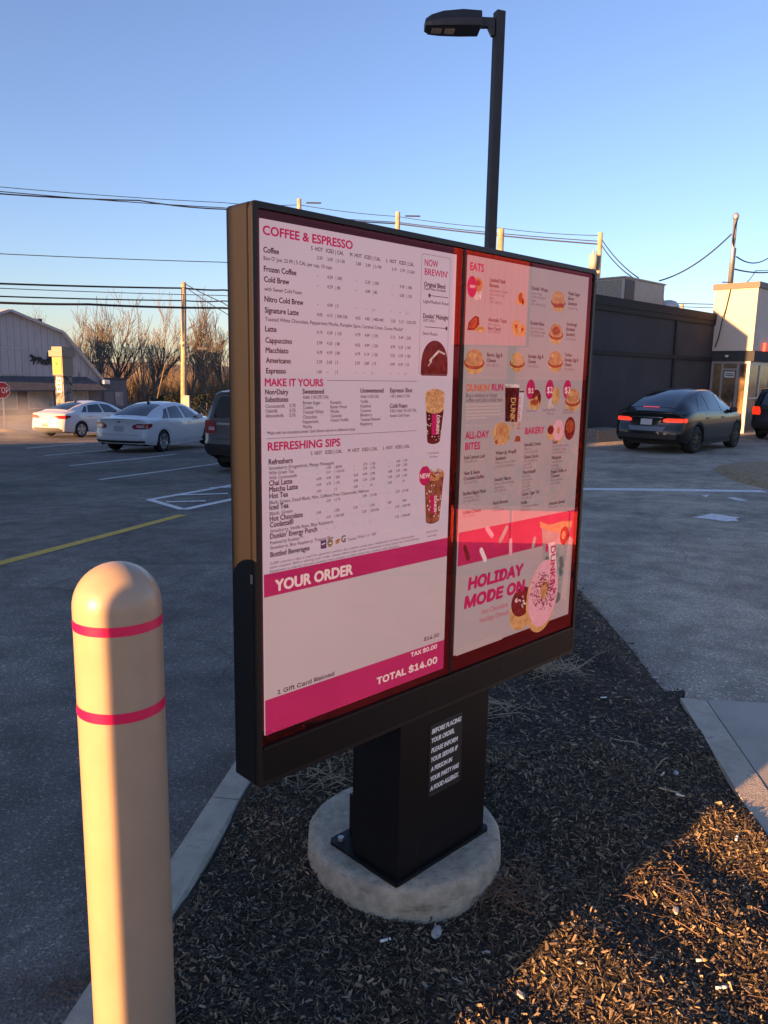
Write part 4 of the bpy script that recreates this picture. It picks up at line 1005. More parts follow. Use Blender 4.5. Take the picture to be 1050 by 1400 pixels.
def make_car(spec, loc, heading, label, cat='car', group=None, name='parked_car'):
    s = CarShape(spec); root = empty(name, loc, math.pi / 2 - heading); tag(root, label, cat, group)
    ref = Vector((s.L / 2 - s.axles[0], 0, .6))
    xs = sorted(set([0, .03, .08, .15, .25] + lin(.3, s.L - .3, 46) + [s.L - .2, s.L - .1, s.L - .04, s.L] + [a + s.arch * math.cos(t) for a in s.axles for t in lin(.02, math.pi - .02, 12)]))
    rows = [s.ring(x) for x in xs]; b = MB(); b.grid(rows, flip=False)
    n = len(rows[0]); h = n // 2
    for r, fl in ((rows[0], 0), (rows[-1], 1)):                      # rear and front faces
        g = [[Vector((0, 0, 0)).lerp(r[k], 1) if t == 0 else r[k].lerp(r[n - 1 - k], t / 12) for t in range(13)] for k in range(h + 1)]
        for k in range(h + 1):
            for t in range(13):
                p, q = r[k], r[n - 1 - k]; y = p.y + (q.y - p.y) * t / 12
                g[k][t] = (s.warp(0 if not fl else s.L, y, p.z) if k < 14 else p.lerp(q, t / 12))
        b.grid(g, flip=not fl)
    o = b.build('body', s.paint, root)
    bm = bmesh.new(); bm.from_mesh(o.data); bmesh.ops.remove_doubles(bm, verts=bm.verts, dist=.0015); bmesh.ops.recalc_face_normals(bm, faces=bm.faces); bm.to_mesh(o.data); bm.free()
    # underside and wheel wells
    b = MB(); x0, x1 = s.axles[0] - s.axles[0], s.axles[1] - s.axles[0]; wd = s.W[1][1]
    b.box(((x0 + x1) / 2, 0, .38), (s.L - .9, 2 * wd - .52, .34)); b.box(((x0 + x1) / 2, 0, .40), (x1 - x0 - 2 * s.arch - .04, 2 * wd - .16, .30)); b.build('underbody', M['plastic'], root)
    for xa in s.axles:
        for sg in (-1, 1):
            make_wheel('wheel', s.wr, s.ww, s.rim, s.rimstyle, root, xa - s.axles[0], sg * (wd - s.ww / 2 - .012))
    # glass
    for sg in (-1, 1):
        for (xa0, xa1, xb0, xb1, f0, f1) in s.side_glass:
            rows = [[s.side(xa0 + (xb0 - xa0) * f + ((xa1 + (xb1 - xa1) * f) - (xa0 + (xb0 - xa0) * f)) * t, f0 + (f1 - f0) * f, sg, .006) for t in lin(0, 1, 8)] for f in lin(0, 1, 5)]
            two_sided_grid(rows, ref).build('side_window', M['car_glass'], root)
        if s.chrome_line:
            a, c, f = s.chrome_line; b = MB(); b.tube([s.side(x, f, sg, .008) for x in lin(a, c, 16)], .009, 5); b.build('window_trim', s.trim_mat, root)
        for xh in s.handles:
            b = MB(); p = s.body(xh, s.zhandle, sg, .014); b.box(p, (.20, .03, .035), 0, .012); b.build('door_handle', s.handle_mat, root)
        for xd in s.doorlines:                                       # shut lines
            b = MB(); b.tube([s.body(xd + dx, z, sg, .0005) for dx, z in s.doorshape], .0045, 4); b.build('door_seam', M['plastic'], root)
        b = MB(); p = s.side(s.mirror_x, .10, sg, .10); b.box(p, (.13, .20, .14), sg * -.15, .04); b.tube([p, s.side(s.mirror_x + .05, .02, sg, .0)], .025, 6); b.build('mirror', s.mirror_mat, root)
        rk = MB(); rows = [[s.body(x, z, sg, .006) for x in lin(s.axles[0] + s.arch + .03, s.axles[1] - s.arch - .03, 10)] for z in (s.lowt[2][1] - .01, s.lowt[2][1] + s.rocker)]
        two_sided_grid(rows, ref).build('sill', s.sill_mat, root)
        if s.cladding:
            for xa in s.axles:
                b = MB(); b.tube([s.body(xa + s.arch * math.cos(t), max(.22, s.wr + s.arch * math.sin(t) - .01), sg, .004) for t in lin(-.25, math.pi + .25, 18)], .028, 6); b.build('arch_trim', s.sill_mat, root)
    a, c, yy0, yy1 = s.rear_glass
    rows = [[s.topp(x, f * (yy0 + (yy1 - yy0) * (x - a) / (c - a)), .006) for f in lin(-1, 1, 10)] for x in lin(a, c, 10)]; two_sided_grid(rows, ref).build('rear_window', M['car_glass'], root)
    a, c, yy0, yy1 = s.wind
    rows = [[s.topp(x, f * (yy0 + (yy1 - yy0) * (x - a) / (c - a)), .006) for f in lin(-1, 1, 10)] for x in lin(a, c, 8)]; two_sided_grid(rows, ref).build('windscreen', M['car_glass'], root)
    # rear details
    def backpatch(name, poly, material, off=.006, n=8):
        """poly: rows of (y0, y1, z)"""
        rows = [[s.back(y0 + (y1 - y0) * t, z, off) for t in lin(0, 1, n)] for (y0, y1, z) in poly]; return two_sided_grid(rows, ref).build(name, material, root)
    for sg in (-1, 1):
        tl = backpatch('taillight', [(sg * y0, sg * y1, z) for (y0, y1, z) in s.tail], s.tail_mat, .010)
        rows = [[s.body(x0 + (x1 - x0) * t, z, sg, .008) for t in lin(0, 1, 6)] for (x0, x1, z) in s.tail_side]; o2 = two_sided_grid(rows, ref).build('side_lens', s.tail_mat, root); o2.parent = tl
        if s.tail_white:
            o2 = backpatch('reversing_lens', [(sg * y0, sg * y1, z) for (y0, y1, z) in s.tail_white], M['lens_clear'], .014); o2.parent = tl
        rows = [[s.frontp(sg * (y0 + (y1 - y0) * t), z, .01) for t in lin(0, 1, 5)] for (y0, y1, z) in s.head]; two_sided_grid(rows, ref).build('headlight', M['lens_clear'], root)
    if s.tail_bar: backpatch('tail_bar', s.tail_bar, s.bar_mat, .011, 16)
    for nm, poly, mt in s.rear_parts: backpatch(nm, poly, mt, .008, 16)
    pz = s.plate_z; pl = backpatch('licence_plate', [(-.155, .155, pz - .077), (-.155, .155, pz + .077)], M['plate'], .016, 4)
    for i in range(6):
        y = -.115 + i * .043 + (.014 if i > 2 else 0); o2 = backpatch('plate_mark', [(y, y + .026, pz - .032), (y, y + .026, pz + .034)], M['plate_ink'], .018, 1); o2.parent = pl
    if s.brake_bar: 
        xb, yb = s.brake_bar; rows = [[s.topp(x, f, .02) for f in lin(-yb, yb, 8)] for x in (xb, xb + .035)]; two_sided_grid(rows, ref).build('high_brake_light', s.brake_mat, root)
    for (y, z) in s.pipes:
        b = MB(); p = s.back(y, z, 0); b.tube([p + Vector((-.03, 0, 0)), p + Vector((.25, 0, 0))], .042, 12, caps=False); b.build('exhaust_pipe', M['chrome'], root)
    if s.fin:
        b = MB(); p = s.topp(s.fin, 0, 0); b.prism([p + Vector((-.10, -.02, -.01)), p + Vector((-.08, -.02, .055)), p + Vector((.1, -.02, .0))], Vector((0, .04, 0))); b.build('roof_antenna', s.paint if s.fin_paint else M['plastic'], root)
    if s.rails:
        for sg in (-1, 1):
            b = MB(); b.tube([s.topp(x, sg * .88, .04 if 0.05 < t < .95 else .0) for t, x in [(t, s.rails[0] + (s.rails[1] - s.rails[0]) * t) for t in lin(0, 1, 12)]], .018, 6); b.build('roof_rail', M['chrome'], root)
    return root

SEDAN = dict(L=4.87, axles=(1.05, 3.90), wr=.335, ww=.225, arch=.375, zmid=.62, rround=.20, fround=.30,
    W=((0, .86), (.5, .925), (1.3, .935), (3.6, .935), (4.5, .90), (4.87, .82)), Wr=((0, .70), (.55, .71), (1.2, .60), (2.2, .60), (2.9, .61), (3.7, .76), (4.87, .70)),
    top=((0, 1.03), (.30, 1.07), (.55, 1.085), (.80, 1.165), (1.30, 1.33), (1.75, 1.432), (2.2, 1.475), (2.6, 1.465), (3.0, 1.38), (3.55, 1.13), (3.75, 1.04), (4.4, .92), (4.87, .78)),
    belt=((0, .99), (.6, 1.02), (1.3, 1.00), (2.5, .955), (3.5, .92), (4.4, .86), (4.87, .72)),
    lowt=((0, .30), (.6, .24), (1.4, .20), (3.4, .19), (4.5, .22), (4.87, .25)),
    rear=((.2, .10), (.42, .0), (.62, .02), (.72, .05), (.90, .075), (1.03, .055), (1.1, .03)), front=((.2, .12), (.5, 0), (.75, .10), (.95, .3)),
    side_glass=((1.02, 1.40, 1.50, 1.66, .10, .90), (1.46, 2.28, 1.72, 2.30, .08, .90), (2.40, 3.36, 2.40, 2.86, .08, .90)), rear_glass=(.66, 1.66, .98, .90), wind=(2.76, 3.58, .88, .96),
    chrome_line=None, trim_mat=M['chrome'], handles=(1.55, 2.62), zhandle=.86, handle_mat=M['white_paint'], doorlines=(2.34, 3.42), doorshape=((0, .26), (.02, .6), (.0, .94)), mirror_x=3.18, mirror_mat=M['white_paint'], rocker=.05, sill_mat=M['white_paint'], cladding=False,
    tail=((.50, .86, .745), (.42, .88, .80), (.46, .88, .865), (.58, .86, .905)), tail_side=((.0, .12, .76), (.0, .34, .82), (.0, .40, .875), (.02, .30, .905)), tail_mat=M['lens'], tail_white=((.58, .76, .795), (.55, .78, .86)), head=((.45, .78, .62), (.50, .80, .72)),
    tail_bar=None, bar_mat=M['lens'], rear_parts=[('bumper_insert', ((-.80, .80, .335), (-.82, .82, .40)), M['plastic']), ('lid_seam', ((-.62, .62, .575), (-.62, .62, .583)), M['grey_plastic']), ('emblem', ((-.045, .045, .925), (-.06, .06, .945), (-.045, .045, .965)), M['chrome'])],
    plate_z=.76, brake_bar=None, brake_mat=M['lens'], pipes=((-.60, .29), (.60, .29)), fin=1.75, fin_paint=False, rails=None, paint=M['white_paint'], rim=M['rim'], rimstyle='twin')
SEDAN_B = dict(SEDAN); SEDAN_B.update(L=4.90,
    top=((0, .98), (.25, 1.045), (.45, 1.075), (.75, 1.165), (1.30, 1.315), (1.80, 1.405), (2.25, 1.442), (2.65, 1.43), (3.1, 1.33), (3.62, 1.08), (3.8, 1.0), (4.4, .90), (4.90, .74)),
    side_glass=((1.10, 1.40, 1.48, 1.60, .14, .86), (1.45, 2.30, 1.68, 2.32, .08, .88), (2.40, 3.42, 2.40, 2.92, .08, .88)), tail=((.50, .86, .80), (.30, .88, .835), (.34, .88, .875), (.52, .86, .93)), tail_side=((.0, .10, .80), (.0, .38, .85), (.0, .48, .89), (.02, .40, .93)), tail_white=None,
    tail_bar=((-.50, .50, .795), (-.48, .48, .812)), rear_parts=[('bumper_insert', ((-.70, .70, .29), (-.78, .78, .36), (-.62, .62, .44)), M['grey_plastic']), ('lid_seam', ((-.66, .66, .62), (-.66, .66, .628)), M['grey_plastic'])],
    plate_z=.53, rimstyle='five', pipes=())
SUV = dict(SEDAN); SUV.update(L=5.0, axles=(1.08, 3.95), wr=.375, ww=.245, arch=.425, zmid=.8, rround=.16, fround=.3,
    W=((0, .93), (.5, .985), (1.3, 1.0), (3.6, 1.0), (4.6, .95), (5.0, .86)), Wr=((0, .76), (.5, .77), (2.5, .76), (3.2, .77), (3.9, .86), (5.0, .78)),
    top=((0, 1.72), (.12, 1.745), (.8, 1.785), (1.8, 1.80), (2.7, 1.78), (3.1, 1.70), (3.75, 1.24), (3.95, 1.17), (4.5, 1.10), (5.0, .95)),
    belt=((0, 1.19), (1.0, 1.18), (2.5, 1.15), (3.8, 1.10), (4.5, 1.02), (5.0, .90)), lowt=((0, .40), (.6, .30), (1.5, .26), (3.4, .26), (4.5, .28), (5.0, .34)),
    rear=((.3, .12), (.50, .0), (.66, .0), (.74, .06), (1.15, .09), (1.40, .20), (1.70, .30), (1.80, .31)), front=((.2, .1), (.6, 0), (.95, .10), (1.2, .3)),
    side_glass=((.38, 1.22, .52, 1.20, .08, .92), (1.30, 2.30, 1.30, 2.28, .08, .92), (2.38, 3.52, 2.38, 3.02, .08, .92)), rear_glass=(-9, -8, 0, 0), wind=(2.95, 3.72, .9, .96), handles=(1.55, 2.62), zhandle=1.02, handle_mat=M['grey_paint'], doorlines=(1.26, 2.34, 3.55), doorshape=((0, .34), (.02, .7), (0, 1.14)), mirror_x=3.3, mirror_mat=M['grey_paint'], sill_mat=M['plastic'], cladding=True, rocker=.12,
    tail=((.66, .93, .86), (.64, .95, .95), (.66, .95, 1.06), (.70, .93, 1.14)), tail_side=((.0, .18, .88), (.0, .22, .98), (.0, .20, 1.08), (.0, .12, 1.14)), tail_white=((.68, .84, .93), (.68, .84, 1.0)), head=((.5, .84, .85), (.55, .86, .98)),
    rear_parts=[('rear_window', ((-.70, .70, 1.20), (-.72, .72, 1.28), (-.66, .66, 1.58), (-.60, .60, 1.66)), M['car_glass']), ('chrome_strip', ((-.62, .62, 1.055), (-.62, .62, 1.10)), M['chrome']), ('bumper_cover', ((-.86, .86, .42), (-.92, .92, .50), (-.92, .92, .64)), M['plastic']), ('lid_seam', ((-.74, .74, .745), (-.74, .74, .756)), M['plastic'])],
    plate_z=.93, brake_bar=(.02, .35), pipes=((.62, .36), (-.62, .36)), fin=1.0, rails=(.6, 2.9), paint=M['grey_paint'], rimstyle='five')
CROSS = dict(SEDAN); CROSS.update(L=5.03, axles=(1.08, 4.04), wr=.375, ww=.275, arch=.405, zmid=.74, rround=.24, fround=.3,
    W=((0, .90), (.5, .98), (1.2, 1.0), (3.6, .985), (4.6, .93), (5.03, .84)), Wr=((0, .72), (.5, .74), (1.2, .66), (2.3, .64), (3.1, .64), (3.9, .80), (5.03, .72)),
    top=((0, 1.10), (.18, 1.15), (.40, 1.22), (.80, 1.37), (1.3, 1.53), (1.8, 1.64), (2.3, 1.68), (2.7, 1.665), (3.2, 1.53), (3.9, 1.17), (4.05, 1.11), (4.6, 1.0), (5.03, .85)),
    belt=((0, 1.03), (.8, 1.10), (1.6, 1.10), (2.6, 1.06), (3.8, 1.02), (4.6, .94), (5.03, .80)), lowt=((0, .36), (.6, .27), (1.5, .22), (3.5, .21), (4.5, .23), (5.03, .28)),
    rear=((.2, .12), (.45, 0), (.62, .01), (.74, .06), (.95, .08), (1.08, .05), (1.2, .03)),
    side_glass=((1.05, 1.75, 1.52, 1.80, .10, .92), (1.80, 2.58, 1.85, 2.58, .08, .92), (2.68, 3.72, 2.68, 3.10, .08, .92)), rear_glass=(.34, 1.62, .98, .92), wind=(2.62, 3.9, .9, .96), handles=(1.70, 2.80), zhandle=.93, handle_mat=M['black_paint'], doorlines=(1.55, 2.62, 3.68), mirror_x=3.42, mirror_mat=M['plastic'], sill_mat=M['plastic'], rocker=.09, doorshape=((0, .3), (.02, .65), (0, 1.05)),
    tail=((.46, .88, .835), (.42, .90, .86), (.44, .90, .915), (.54, .88, .94)), tail_side=((.0, .22, .835), (.0, .30, .86), (.0, .34, .915), (.0, .26, .94)), tail_mat=M['lens_lit'], tail_white=None, head=((.5, .8, .72), (.55, .82, .80)),
    tail_bar=((-.42, .42, .94), (-.42, .42, .962)), bar_mat=M['chrome'], rear_parts=[('bumper_insert', ((-.78, .78, .40), (-.80, .80, .52)), M['plastic']), ('lower_lid', ((-.44, .44, .60), (-.52, .52, .72)), M['grey_paint'])],
    plate_z=.83, brake_bar=(.27, .36), brake_mat=M['lens_lit'], pipes=(), fin=None, paint=M['black_paint'], rim=M['dark_rim'], rimstyle='ten', chrome_line=None)

def place_car(spec, px, py, side, heading, label, group=None, dx=0):
    """px, py: where the rear wheel on that side touches the ground in the photograph"""
    g = gnd(px, py); h = R(heading); f = Vector((math.sin(h), math.cos(h), 0)); lft = Vector((-f.y, f.x, 0)); wd = spec['W'][1][1] - spec['ww'] / 2
    c = g + (lft * wd if side == 'right' else -lft * wd)
    return make_car(spec, (c.x, c.y, zg(c.x, c.y) + .0), h, label, 'car' if spec not in (SUV,) else 'suv', group)
place_car(SEDAN, 221, 617.5, 'right', 15, 'white four-door sedan parked nearest, its rear in shade, beside the grey suv')
place_car(SEDAN_B, 110, 598, 'right', 22, 'white sedan with golden sunlit tail, farther left beyond the other white sedan')
place_car(SUV, 311, 641.5, 'left', 15, 'grey suv cut off by the left edge of the menu board')
place_car(CROSS, 944.5, 619.4, 'right', 43, 'black rounded crossover with lit red taillights by the dark wall', dx=0)
SUV_D = dict(SUV); SUV_D.update(paint=M['dark_paint'], handle_mat=M['dark_paint'], mirror_mat=M['dark_paint'], tail_mat=M['lens_lit'], tail_white=None)
place_car(SUV_D, 1040, 599, 'left', 44, 'dark suv at the right edge with one red taillight in front of the shop door')

# ------------------------------------------------------------------ the restaurant on the right
PW = gnd(803, 601)                                                     # foot of the dark wall
CR = onplane(978, 431, PW, N)                                          # corner where the pale tower starts
gz = -.60
def W3(t, n, z): return Vector((CR.x, CR.y, 0)) + U * t + N * n + Z * z   # t along the wall from the corner, n out of the wall
ROOFZ, TOPZ = 4.02, 5.22
rest = empty('restaurant', (CR.x, CR.y, 0)); tag(rest, 'charcoal flat-roofed restaurant with a sunlit cream tower over its glass door', 'restaurant')
ro = Vector(rest.location)
def rbox(mb, t0, t1, n0, n1, z0, z1): mb.obox(W3(t0, n0, z0) - ro, U * (t1 - t0), N * (n1 - n0), Z * (z1 - z0)); return mb
b = MB(); rbox(b, -11.5, 0, -9, 0, gz, ROOFZ); b.build('dark_wall', M['dark_wall'], rest)
b = MB(); rbox(b, -11.58, .0, -9.08, .07, ROOFZ + .003, ROOFZ + .28); rbox(b, -11.54, 0.0, .003, .05, ROOFZ - .17, ROOFZ); b.build('parapet', M['dark_trim'], rest)
b = MB(); rbox(b, -11.5, -.0, .003, .045, 2.46, 2.60); rbox(b, -3.42, -3.28, .003, .06, gz, 2.457); rbox(b, -3.42, -3.28, .003, .06, 2.603, ROOFZ - .173); rbox(b, -11.5, -3.45, .003, .05, gz, -.10); b.build('wall_trim', M['dark_trim'], rest)
TN = 1.56
b = MB(); rbox(b, .003, 9.5, -.10, TN, 2.86, TOPZ); b.build('tower', M['stucco'], rest)
b = MB(); rbox(b, -.06, 9.56, -.16, TN + .06, TOPZ + .003, TOPZ + .22); b.build('coping', M['stucco_cap'], rest)
b = MB(); rbox(b, -.02, 9.5, -2, TN + .10, 2.46, 2.857); b.build('canopy_fascia', M['dark_wall'], rest)
b = MB(); rbox(b, .05, 9.5, -8, -.12, gz, ROOFZ); b.build('rear_wall', M['dark_wall'], rest)
# glazed entrance under the tower: side facing the lot, then the front facing the lane
b = MB(); rbox(b, .10, .16, .0, TN - .15, gz, .0); b.build('bulkhead', M['dark_trim'], rest)
dr = MB()
for n0, n1 in ((.02, .10), (.42, .50), (1.02, 1.12), (TN - .16, TN - .04)): rbox(dr, .02, .10, n0, n1, gz, 2.457)
rbox(dr, .022, .098, .103, 1.397, 2.36, 2.457); rbox(dr, .022, .098, .503, 1.017, 2.10, 2.18); rbox(dr, .022, .098, .503, 1.017, gz, gz + .22); DR = dr.build('door_frame', M['frame_alu'], rest)
for n0, n1, z0, z1 in ((.503, 1.017, gz + .223, 2.097), (.503, 1.017, 2.183, 2.357), (.103, .417, gz, 2.357), (1.123, 1.397, gz, 2.357)):
    b = MB(); rbox(b, .05, .062, n0, n1, z0, z1); b.build('glass_pane', M['interior'], DR)
b = MB(); rbox(b, .044, .048, .56, .95, 1.82, 2.05); b.build('door_notice', M['notice'], DR)
b = MB(); rbox(b, .036, .043, .60, .91, 1.95, 1.985); rbox(b, .036, .043, .60, .91, 1.88, 1.915); b.build('notice_lettering', M['ink2'] if 'ink2' in M else M['plastic'], DR)
b = MB(); rbox(b, -.03, .015, .93, .97, .55, 1.0); b.build('door_handle', M['chrome'], DR)
st = MB()
for t in (.1, 1.15, 2.3, 3.5, 4.7, 5.9, 7.1, 8.3, 9.4): rbox(st, t, t + .08, TN - .14, TN - .06, gz, 2.457)
rbox(st, .183, 9.4, TN - .139, TN - .061, gz, gz + .28); rbox(st, .183, 9.4, TN - .139, TN - .061, 2.33, 2.454); rbox(st, .183, 9.4, TN - .138, TN - .062, 1.0, 1.06); st.build('shopfront_frame', M['frame_alu'], rest)
b = MB(); rbox(b, .19, 9.39, TN - .11, TN - .10, gz, 2.45); b.build('shopfront_glass', M['interior'], rest)
b = MB(); rbox(b, .95, 2.4, TN + .003, TN + .14, 2.87, 3.18); sg_ = b.build('wall_sign', M['orange_red'], None); sg_.location = ro; tag(sg_, 'red illuminated wall sign on the cream tower at the right edge', 'sign')
# things on the dark wall
sc_ = empty('security_camera', W3(-.0, .75, 2.66)); tag(sc_, 'white dome security camera under the edge of the cream tower', 'security camera')
b = MB(); b.lathe((0, 0, 0), [(.001, -.07), (.05, -.055), (.075, 0), (.075, .03), (.001, .032)], 16); sc_.location = W3(-.07, .62, 2.66); b.build('dome', M['white'], sc_)
b = MB(); b.obox(Vector((0, 0, -.03)) - U * .01 - N * .03, U * .06, N * .06, Z * .05); b.build('bracket', M['white'], sc_)
for t, z in ((-1.95, .70), (-1.45, .70)):
    b = MB(); b.obox(W3(t, .002, z), U * .28, N * .14, Z * .62); o = b.build('meter_box', M['dark_trim'], None); tag(o, 'flat dark meter box, ' + ('left' if t < -1.6 else 'right') + ' one of two on the charcoal wall', 'meter box', 'meter boxes on the dark wall')
mt = empty('electric_meter', W3(-.75, .0, .55)); tag(mt, 'pale round electric meter on the charcoal wall above the black car', 'electric meter')
b = MB(); b.obox(-U * .12 + N * .003, U * .24, N * .10, Z * .34); b.build('meter_case', M['ac'], mt)
b = MB(); b.tube([N * .10 + Z * .2, N * .19 + Z * .2], [.10, .085], 14); b.build('meter_glass', M['white'], mt)
b = MB(); q = W3(-9.9, .25, zg(PW.x, PW.y) - .02)
b.prism([q, q + U * 1.5, q + U * 1.5 + N * .62, q + N * .62], Z * .42); o = b.build('concrete_block', M['ac_grille'], None); tag(o, 'low grey block against the charcoal wall left of the black car', 'concrete block')
# rooftop unit, vent and mast
def rooft(px, py, nn): return onplane(px, py, W3(0, nn, 0), N)
ac = empty('rooftop_unit', rooft(866, 418, -2.2)); ac.location.z = ROOFZ + .30; tag(ac, 'large boxy grey air conditioning unit on the charcoal flat roof', 'rooftop unit')
ax0 = (rooft(812, 400, -1.6) - Vector((CR.x, CR.y, 0))).dot(U); a1 = (rooft(853, 400, -1.6) - Vector((CR.x, CR.y, 0))).dot(U); ax1 = (rooft(908, 400, -1.6) - Vector((CR.x, CR.y, 0))).dot(U)
AZ0, AZ1 = ROOFZ + .40, rooft(853, 379, -1.6).z
def abox(mb, t0, t1, n0, n1, z0, z1): mb.obox(W3(t0, n0, z0) - ac.location, U * (t1 - t0), N * (n1 - n0), Z * (z1 - z0)); return mb
u0_ = a1
b = MB(); abox(b, u0_, ax1, -3.1, -1.6, AZ0, AZ1); b.build('casing', M['ac'], ac)
b = MB(); abox(b, u0_ + .04, u0_ + .75, -1.597, -1.58, AZ0 + .04, AZ1 - .05); b.build('dark_panel', M['ac_dark'], ac)
b = MB(); abox(b, u0_ - .02, u0_ - .003, -2.98, -1.72, AZ0 + .06, AZ1 - .07); b.build('coil_grille', M['ac_grille'], ac)
b = MB(); abox(b, u0_ - .06, ax1 + .05, -3.15, -1.55, AZ1 + .002, AZ1 + .05); abox(b, u0_ - .02, ax1, -1.62, -1.575, AZ0 - .1, AZ0 - .003); b.build('lid', M['ac'], ac)
b = MB(); b.prism([W3(ax1 + .003, -1.7, AZ1 - .05) - ac.location, W3(ax1 + .003, -1.7, AZ0 + .15) - ac.location, W3(ax1 + .40, -1.7, AZ0 + .15) - ac.location], -N * 1.3); b.build('intake_hood', M['ac'], ac)
b = MB(); abox(b, u0_ + .05, ax1 - .05, -3.0, -1.7, ROOFZ + .28, AZ0 - .003); b.build('roof_curb', M['ac_dark'], ac)
vp = rooft(914, 416, -2.0); ve = empty('roof_vent', (vp.x, vp.y, ROOFZ + .28)); tag(ve, 'pale domed exhaust vent beside the air conditioning unit on the roof', 'roof vent')
b = MB(); b.lathe((0, 0, 0), [(.30, 0), (.30, .30), (.34, .32)], 20); b.build('vent_collar', M['vent'], ve)
b = MB(); b.lathe((0, 0, .34), [(.44, 0), (.42, .10), (.30, .24), (.12, .30), (.001, .31)], 20); b.build('vent_hood', M['vent'], ve)
ms = empty('service_mast', W3(.6, .1, TOPZ + .2)); m0, m1 = Vector((0, 0, 0)), None
mtop = onplane(1003, 296, W3(0, .1, 0), N); mbot = onplane(997, 394, W3(0, .1, 0), N); ms.location = Vector((mbot.x, mbot.y, TOPZ + .2)); tag(ms, 'grey metal service mast with looped cables on the cream tower roof', 'service mast')
mh = mtop.z - ms.location.z
b = MB(); b.tube([(0, 0, 0), (0, 0, mh)], .075, 10); b.build('conduit', M['steel'], ms)
b = MB(); b.lathe((0, 0, mh - .05), [(.11, 0), (.13, .10), (.08, .2), (.001, .24)], 12); b.build('weatherhead', M['steel'], ms)
b = MB(); b.box(Vector(U * .16 + Z * mh * .28), (.10, .10, mh * .58), math.atan2(U.y, U.x)); b.build('brace_post', M['wood'], ms)
b = MB()
for k in range(3): b.tube([Vector((0, 0, mh)) + N * .1, -U * .25 + Z * (mh - .35 - .1 * k) + N * .1, -U * (.42 - .06 * k) + Z * (mh - .95 - .1 * k) + N * .12, -U * .22 + Z * (mh - 1.15) + N * .1, -U * .06 + Z * (mh - .8) + N * .08], .018, 5)
b.build('drip_loop', M['wire'], ms)
b = MB(); b.tube([W3(.1, .12, TOPZ + .3), W3(.02, .55, TOPZ + .26), W3(-.06, .50, TOPZ - .2), W3(-.05, .42, 4.5), W3(-.12, .35, 4.1), W3(-.10, .25, 3.4), W3(-.05, .12, 3.0)], .022, 6); o = b.build('power_cable', M['wire']); tag(o, 'black cable hanging over the parapet corner between charcoal wall and cream tower', 'cable')

# ------------------------------------------------------------------ barn shop on the left
BA = at(136, 540, 58.0)                                                # the shop stands on the same street grid as the restaurant
barn = empty('barn_shop', (BA.x, BA.y, -1.5)); tag(barn, 'pale grey barn-roofed shop with slate pent roof at the left edge', 'barn'); bo_ = Vector(barn.location)
def bt(px, py):
    q = onplane(px, py, BA, N); return (q - BA).dot(U), q.z
def F(t, z, out=0): return Vector((BA.x, BA.y, 0)) + U * t + N * out + Z * z - bo_
def fbox(mb, t0, t1, z0, z1, o0, o1): mb.obox(F(t0, z0, o0), U * (t1 - t0), N * (o1 - o0), Z * (z1 - z0)); return mb
pk, kk, ev = bt(12, 426), bt(84, 456), bt(138, 524); TC = pk[0]
zsh = bt(70, 514)[1]; zpt, zpb = bt(100, 515)[1], bt(130, 532.5)[1]
pf = [(2 * TC - ev[0], zpb), (2 * TC - ev[0], ev[1] + .2), (2 * TC - kk[0], kk[1]), pk, kk, (ev[0] - .05, ev[1] + .2), (ev[0] - .05, zpb)]
b = MB(); b.prism([F(t, z) for t, z in pf], -N * 16); b.build('gable_wall', M['barn'], barn)
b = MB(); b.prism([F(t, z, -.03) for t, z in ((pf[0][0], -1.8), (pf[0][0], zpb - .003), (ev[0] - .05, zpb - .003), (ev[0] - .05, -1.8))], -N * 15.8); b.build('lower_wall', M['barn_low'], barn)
b = MB()
for (p, q) in ((pf[2], pf[3]), (pf[3], pf[4]), (pf[4], (ev[0] + .25, ev[1] - .1)), ((2 * TC - ev[0] - .25, ev[1] - .1), pf[2])):
    p = U * p[0] + Z * p[1]; q = U * q[0] + Z * q[1]; d = (q - p).normalized(); nn = Z - d * d.z; nn.normalize()
    b.obox(Vector((BA.x, BA.y, 0)) + p + N * .35 + nn * .003 - bo_, q - p, -N * 16.7, nn * .17)
b.build('roof', M['trim'], barn)
tr1, tr0 = bt(118, 516)[0], 2 * TC - bt(118, 516)[0]; e1, e0 = bt(138, 533)[0], 2 * TC - bt(138, 533)[0]
b = MB(); A_, B_, C_, D_ = F(tr0, zpt, .003), F(tr1, zpt, .003), F(e1, zpb, 1.2), F(e0, zpb, 1.2); dn_ = Z * -.10
vs = [A_, B_, C_, D_, A_ + dn_, B_ + dn_, C_ + dn_, D_ + dn_, F(e1, zpb, .003), F(e0, zpb, .003)]
b.add(vs, [(3, 2, 1, 0), (4, 5, 6, 7), (3, 7, 6, 2), (2, 8, 1), (0, 9, 3)]); b.build('pent_roof', M['shingle'], barn)
for xa, xb in ((-40, -8), (1, 22), (40, 71), (99, 119)):
    t0, t1 = bt(xa, 548)[0], bt(xb, 548)[0]; z0, z1 = -1.05, zpb - .12
    fo = fbox(MB(), t0 - .1, t1 + .1, z0 - .1, z1 + .08, -.02, .04).build('window', M['trim'], barn)
    fbox(MB(), t0, t1, z0, z1, .043, .055).build('pane', M['shop_glass'], fo)
(ta, za), (tb, zb_) = bt(3, 476), bt(31, 510)
LD = fbox(MB(), ta, tb, zb_, za, .003, .05).build('loft_door', M['barn'], barn)
b = MB()
for z in (zb_ - .09, za + .003): fbox(b, ta - .1, tb + .1, z, z + .085, .003, .075)
for t in (ta - .1, (ta + tb) / 2 - .045, tb + .01): fbox(b, t, t + .09, zb_, za, .053, .073)
b.build('door_trim', M['trim'], LD)
ct, cz = bt(9, 425); b = MB(); rz_ = math.atan2(U.y, U.x)
